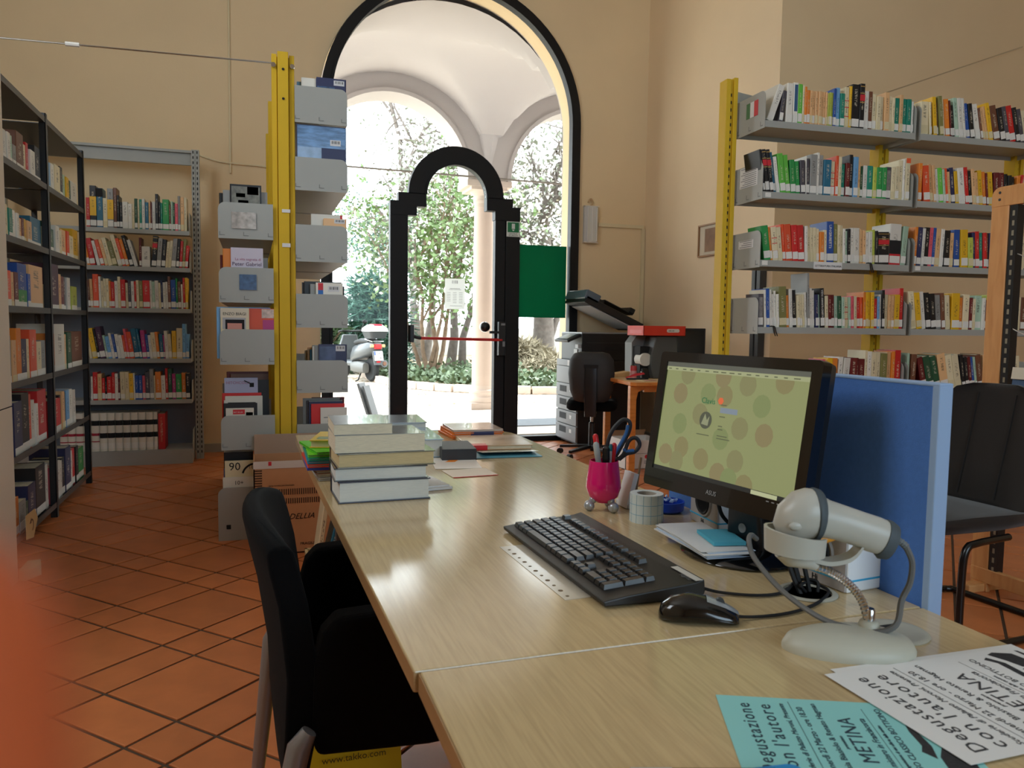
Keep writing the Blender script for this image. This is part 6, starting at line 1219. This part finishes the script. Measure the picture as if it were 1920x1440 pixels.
b.box(-.20, -.15, 0, .20, .15, .004).box(-.20, -.15, 0, .20, -.146, .085).box(-.20, .146, 0, .20, .15, .085).box(-.20, -.15, 0, -.196, .15, .085).box(.196, -.15, 0, .20, .15, .085); part('tray', b, RO, rb); part('white_oval', MB().prism(rrect(.02, .03, .14, .06, .014), 'y', -.152, -.150), WHITE, rb); lettering('500 A4', .018, (.035, -.1528, .038), (1, 0, 0), (0, 0, 1), INK, rb); part('pink_print', MB().box(-.201, -.12, .02, -.2, .1, .05), mat('pink_print', (240, 130, 130), .6), rb)
m2 = thing('computer_screen', 'black desktop screen seen from its dark side on the orange table', 'monitor', (3.62, 6.05, tbz + .002), math.radians(-14)); part('panel', MB().box(-.17, -.02, .12, .15, .03, .43), CK, m2, bevel=.006); part('rear_hump', MB().box(-.12, .03, .16, .11, .07, .38), CK, m2, bevel=.01); part('stand', MB().box(-.05, .02, .0, .05, .05, .2).box(-.12, -.06, 0, .12, .12, .012), CK, m2); part('screen', MB().box(-.155, -.022, .135, .135, -.0195, .415), mat('dead_screen', (30, 32, 30), .2), m2)
def small(nm, label, cat, loc, parts, rz=0):
    t = thing(nm, label, cat, loc, rz)
    for n_, mb, m in parts: part(n_, mb, m, t, smooth=40)
small('drink_can', 'two-tone red and white can standing on the orange table', 'can', (3.06, 5.98, tbz + .002), [('body', MB().lathe([(.026, 0), (.029, .005), (.029, .10), (.025, .108), (0, .106)], n=20), mat('can_red', (200, 60, 62), .35)), ('rim', MB().lathe([(.025, .108), (.026, .111), (.022, .109)], n=20), CHROME), ('band', MB().lathe([(.0294, .005), (.0294, .065), (.029, .066)], n=20), mat('can_pink', (214, 150, 150), .4))])
small('stamp', 'black self-inking stamp with white markings beside the can', 'stamp', (3.09, 5.84, tbz + .002), [('base', MB().box(-.03, -.02, 0, .03, .02, .05), CK), ('grip', MB().box(-.024, -.016, .05, .024, .016, .09), CK), ('marking', MB().box(-.031, -.012, .02, -.03, .012, .026).box(-.031, -.012, .035, -.03, .012, .041).box(-.031, -.012, .06, -.03, .012, .066), WHITE)])
small('stapler', 'red and black stapler lying open on the orange table', 'stapler', (3.0, 5.83, tbz + .003), [('base', MB().box(-.07, -.015, 0, .08, .015, .012), CK), ('arm', MB().prism([(-.08, .012), (-.07, .022), (.0, .05), (.07, .06), (.08, .045), (.0, .03)], 'y', -.012, .012), REDP)], -.2)
small('paper_pad', 'cream notepad pages lying on the orange table edge', 'paper', (3.10, 5.72, tbz + .002), [('page', MB().box(-.12, -.06, 0, .14, .06, .004), mat('pad_cream', (226, 212, 172), .7)), ('cover_strip', MB().box(-.10, -.064, .004, .0, -.02, .006), mat('can_pink', (214, 150, 150), .4))], .1)
small('envelope', 'tan envelope propped behind the red can on the orange table', 'envelope', (3.02, 6.22, tbz + .002), [('sheet', MB().prism([(-.09, 0), (.12, .0), (.12, .05), (-.09, .02)], 'y', -.06, .06), mat('envelope_tan', (214, 176, 122), .7))])
small('cable_dongle', 'small black card reader with white cable near the table edge', 'reader', (3.33, 5.72, tbz + .002), [('body', MB().box(-.05, -.04, 0, .06, .04, .03), CK), ('cable', MB().tube(smooth_path([(-.05, 0, .02), (-.09, .02, .01), (-.12, .05, .003)]), .0025, 5), WHITE)])
cw = thing('paper_carton', 'white copy paper carton with red dot standing under the orange table', 'box', (3.03, 5.84, 0)); CW = mat('carton_white', (224, 220, 214), .6); b = MB(); b.box(-.17, -.15, 0, .17, -.146, .235).box(-.17, .146, 0, .17, .15, .235).box(-.17, -.15, 0, -.166, .15, .235).box(.166, -.15, 0, .17, .15, .235).box(-.17, -.15, 0, .17, .15, .004); part('body', b, CW, cw); part('flap', MB().cbox((0, .17, .25), (.33, .004, .07), Matrix.Rotation(math.radians(30), 3, 'X')), mat('carton_inner', (176, 140, 104), .8), cw)
part('red_dot', MB().cyl((.02, -.152, .10), (.02, -.150, .10), .017, n=16), REDBAND, cw); lettering('copy', .028, (.05, -.1515, .09), (1, 0, 0), (0, 0, 1), mat('faded_ink', (130, 132, 134), .8), cw); part('print_line', MB().box(.0, -.1515, .060, .15, -.150, .066).box(.0, -.1515, .045, .13, -.150, .051).box(-.16, -.1515, .125, .16, -.150, .128), mat('faded_ink', (130, 132, 134), .8), cw)
# ---------------------------------------------------------------- office swivel chair (seen from behind)
oc = thing('office_chair', 'black swivel office chair with shield-shaped back, turned to the orange table', 'chair', (2.84, 6.33, 0), math.radians(-28)); SH = mat('chair_shell', (46, 46, 47), .6)
R = []
for z, hw, yo, th in ((.50, .11, -.155, .012), (.515, .15, -.16, .022), (.60, .185, -.175, .026), (.75, .20, -.19, .026), (.87, .19, -.185, .024), (.925, .15, -.18, .02), (.94, .09, -.178, .010)):
    R.append([(hw * math.copysign(abs(math.cos(2 * PI * j / 24)) ** .6, math.cos(2 * PI * j / 24)), yo + th * math.sin(2 * PI * j / 24) + .04 * abs(math.cos(2 * PI * j / 24)) ** 2, z) for j in range(24)])
part('backrest', MB().rings(R), SH, oc, smooth=60)
part('back_bar', MB().rings([[(x * 1.0, y, .38) for x, y in rrect(-.05, -.20, .05, -.175, .008, 2)], [(x * 1.0, y - .03, .60) for x, y in rrect(-.055, -.20, .055, -.175, .008, 2)], [(x * .95, y - .025, .80) for x, y in rrect(-.055, -.20, .055, -.175, .008, 2)]]), BLACK, oc, smooth=30); part('bar_recess', MB().box(-.06, -.226, .80, .06, -.21, .83), INK, oc); part('bracket', MB().box(-.04, -.2, .38, .04, .05, .41), BLACK, oc, bevel=.006)
part('seat', MB().rings([[(x, y, z) for x, y in rrect(-.22 * s, -.17 * s + .04, .22 * s, .25 * s + .04, .08 * s, 5)] for s, z in ((.9, .42), (1, .44), (1, .48), (.93, .51), (.8, .515))]), FAB, oc, smooth=60)
part('gas_column', MB().cyl((0, .04, .25), (0, .04, .42), .014, n=14), CHROME, oc, smooth=40); part('column_sleeve', MB().lathe([(.03, .07), (.027, .30), (.016, .31)], (0, .04, 0), 16), BLACK, oc, smooth=40)
for k in range(5):
    a = math.radians(20 + 72 * k); c, s = math.cos(a), math.sin(a)
    part('base_leg', MB().rings([[(c * r - s * u * w_, .04 + s * r + c * u * w_, z + v) for u, v in ((-1, -.012), (1, -.012), (1, .012), (-1, .012))] for r, w_, z in ((.03, .03, .095), (.30, .016, .07))]), BLACK, oc, bevel=.004)
    part('caster', MB().cyl((c * .30 - s * .018, .04 + s * .30 + c * .018, .026), (c * .30 + s * .018, .04 + s * .30 - c * .018, .026), .026, n=14), BLACK, oc, smooth=40)
# ---------------------------------------------------------------- things on the walls
el = thing('emergency_lamp', 'ribbed clear emergency lamp hung on a hook on the wall beside the arch', 'lamp', (3.254, 7.395, 2.002)); part('diffuser', MB().rings([[(x, -y_, z) for x, y_ in ((-.075, 0), (-.075, .03), (-.05, .055), (0, .06), (.05, .055), (.075, .03), (.075, 0))] for z in (.0, .01, .35, .36)]), mat('lamp_plastic', (206, 206, 202), .2), el, smooth=30); b = MB()
for x in (-.05, 0, .05): b.box(x - .003, -.064, .012, x + .003, -.053, .348)
part('rib', b, mat('lamp_rib', (232, 232, 230), .15), el); part('end_cap', MB().box(-.078, -.05, -.006, .078, 0, .004).box(-.078, -.05, .356, .078, 0, .366), mat('lamp_cap', (216, 206, 190), .4), el); part('hook', MB().tube(smooth_path([(0, -.01, .366), (.02, -.012, .40), (.0, -.012, .44), (-.03, -.012, .40)]), .007, 6), mat('hook_tan', (196, 164, 124), .6), el)
pf = thing('framed_picture', 'thin wood-framed glazed picture hanging on the wall behind the yellow post', 'picture', (3.872, 6.08, 1.795)); part('frame', MB().strip([(-.24, 0), (.24, 0), (.24, .285), (-.24, .285)], [(-.227, .013), (.227, .013), (.227, .272), (-.227, .272)], 'x', -.022, 0, closed=True), mat('frame_wood', (150, 108, 66), .5), pf); part('mount', MB().box(-.008, -.227, .013, -.004, .227, .272), mat('mount_cream', (216, 204, 180), .8), pf); part('print', MB().box(-.010, -.16, .04, -.008, .14, .245), mat('sepia_print', (150, 116, 88), .7, var=.3, scale=9), pf); part('glazing', MB().box(-.015, -.227, .013, -.013, .227, .272), glass('picture_glass', (1, 1, 1), 1.0), pf)
up_ = thing('wall_upright', 'dark grey double steel channel standing against the pale wall corner behind the right rack', 'upright', (3.83, 5.38, 0)); part('channel', MB().box(-.02, -.065, 0, .04, -.02, 1.75), DGREY, up_, bevel=.002); part('channel', MB().box(-.02, .0, 0, .04, .045, 1.75), DGREY, up_, bevel=.002); part('web', MB().box(.01, -.02, 0, .03, .0, 1.75), mat('web_grey', (140, 140, 136), .5), up_)
# ---------------------------------------------------------------- the photographer's finger over the lens edge
Cm = cam.matrix_world.copy()
def cpt(px, py, d): return Cm @ Vector(((px - 960) / 1470 * d, -(py - 720) / 1470 * d, -d))
SKIN = mat('skin', (192, 88, 44), .6, var=.08, scale=120); SKIN.node_tree.nodes['Principled BSDF'].inputs['Subsurface Weight'].default_value = .04; SKIN.node_tree.nodes['Principled BSDF'].inputs['Subsurface Radius'].default_value = (.01, .003, .0015)  # orange of light passing through the finger is put into this base colour
hv = [(-.0216, -.0044, -.0258, .0062), (-.0218, -.019, -.0266, .0070), (-.027, -.050, -.033, .0090), (-.036, -.098, -.036, .0112), (-.062, -.165, -.010, .022), (-.09, -.25, .03, .028), (-.13, -.35, .08, .036),
      (-.054, -.102, -.030, .0112), (-.050, -.082, -.062, .0092), (-.049, -.100, -.078, .0080), (-.049, -.120, -.068, .0070),
      (-.071, -.108, -.022, .0105), (-.066, -.092, -.054, .0086), (-.064, -.110, -.068, .0075), (-.064, -.128, -.058, .0066),
      (-.085, -.118, -.012, .0095), (-.081, -.104, -.038, .0075), (-.079, -.120, -.050, .0066), (-.079, -.134, -.042, .0058),
      (-.040, -.128, -.004, .0125), (-.024, -.098, -.004, .0100), (-.020, -.072, -.010, .0085), (-.021, -.055, -.016, .0066)]
he = [(0, 1), (1, 2), (2, 3), (3, 4), (4, 5), (5, 6), (4, 7), (7, 8), (8, 9), (9, 10), (4, 11), (11, 12), (12, 13), (13, 14), (4, 15), (15, 16), (16, 17), (17, 18), (4, 19), (19, 20), (20, 21), (21, 22)]
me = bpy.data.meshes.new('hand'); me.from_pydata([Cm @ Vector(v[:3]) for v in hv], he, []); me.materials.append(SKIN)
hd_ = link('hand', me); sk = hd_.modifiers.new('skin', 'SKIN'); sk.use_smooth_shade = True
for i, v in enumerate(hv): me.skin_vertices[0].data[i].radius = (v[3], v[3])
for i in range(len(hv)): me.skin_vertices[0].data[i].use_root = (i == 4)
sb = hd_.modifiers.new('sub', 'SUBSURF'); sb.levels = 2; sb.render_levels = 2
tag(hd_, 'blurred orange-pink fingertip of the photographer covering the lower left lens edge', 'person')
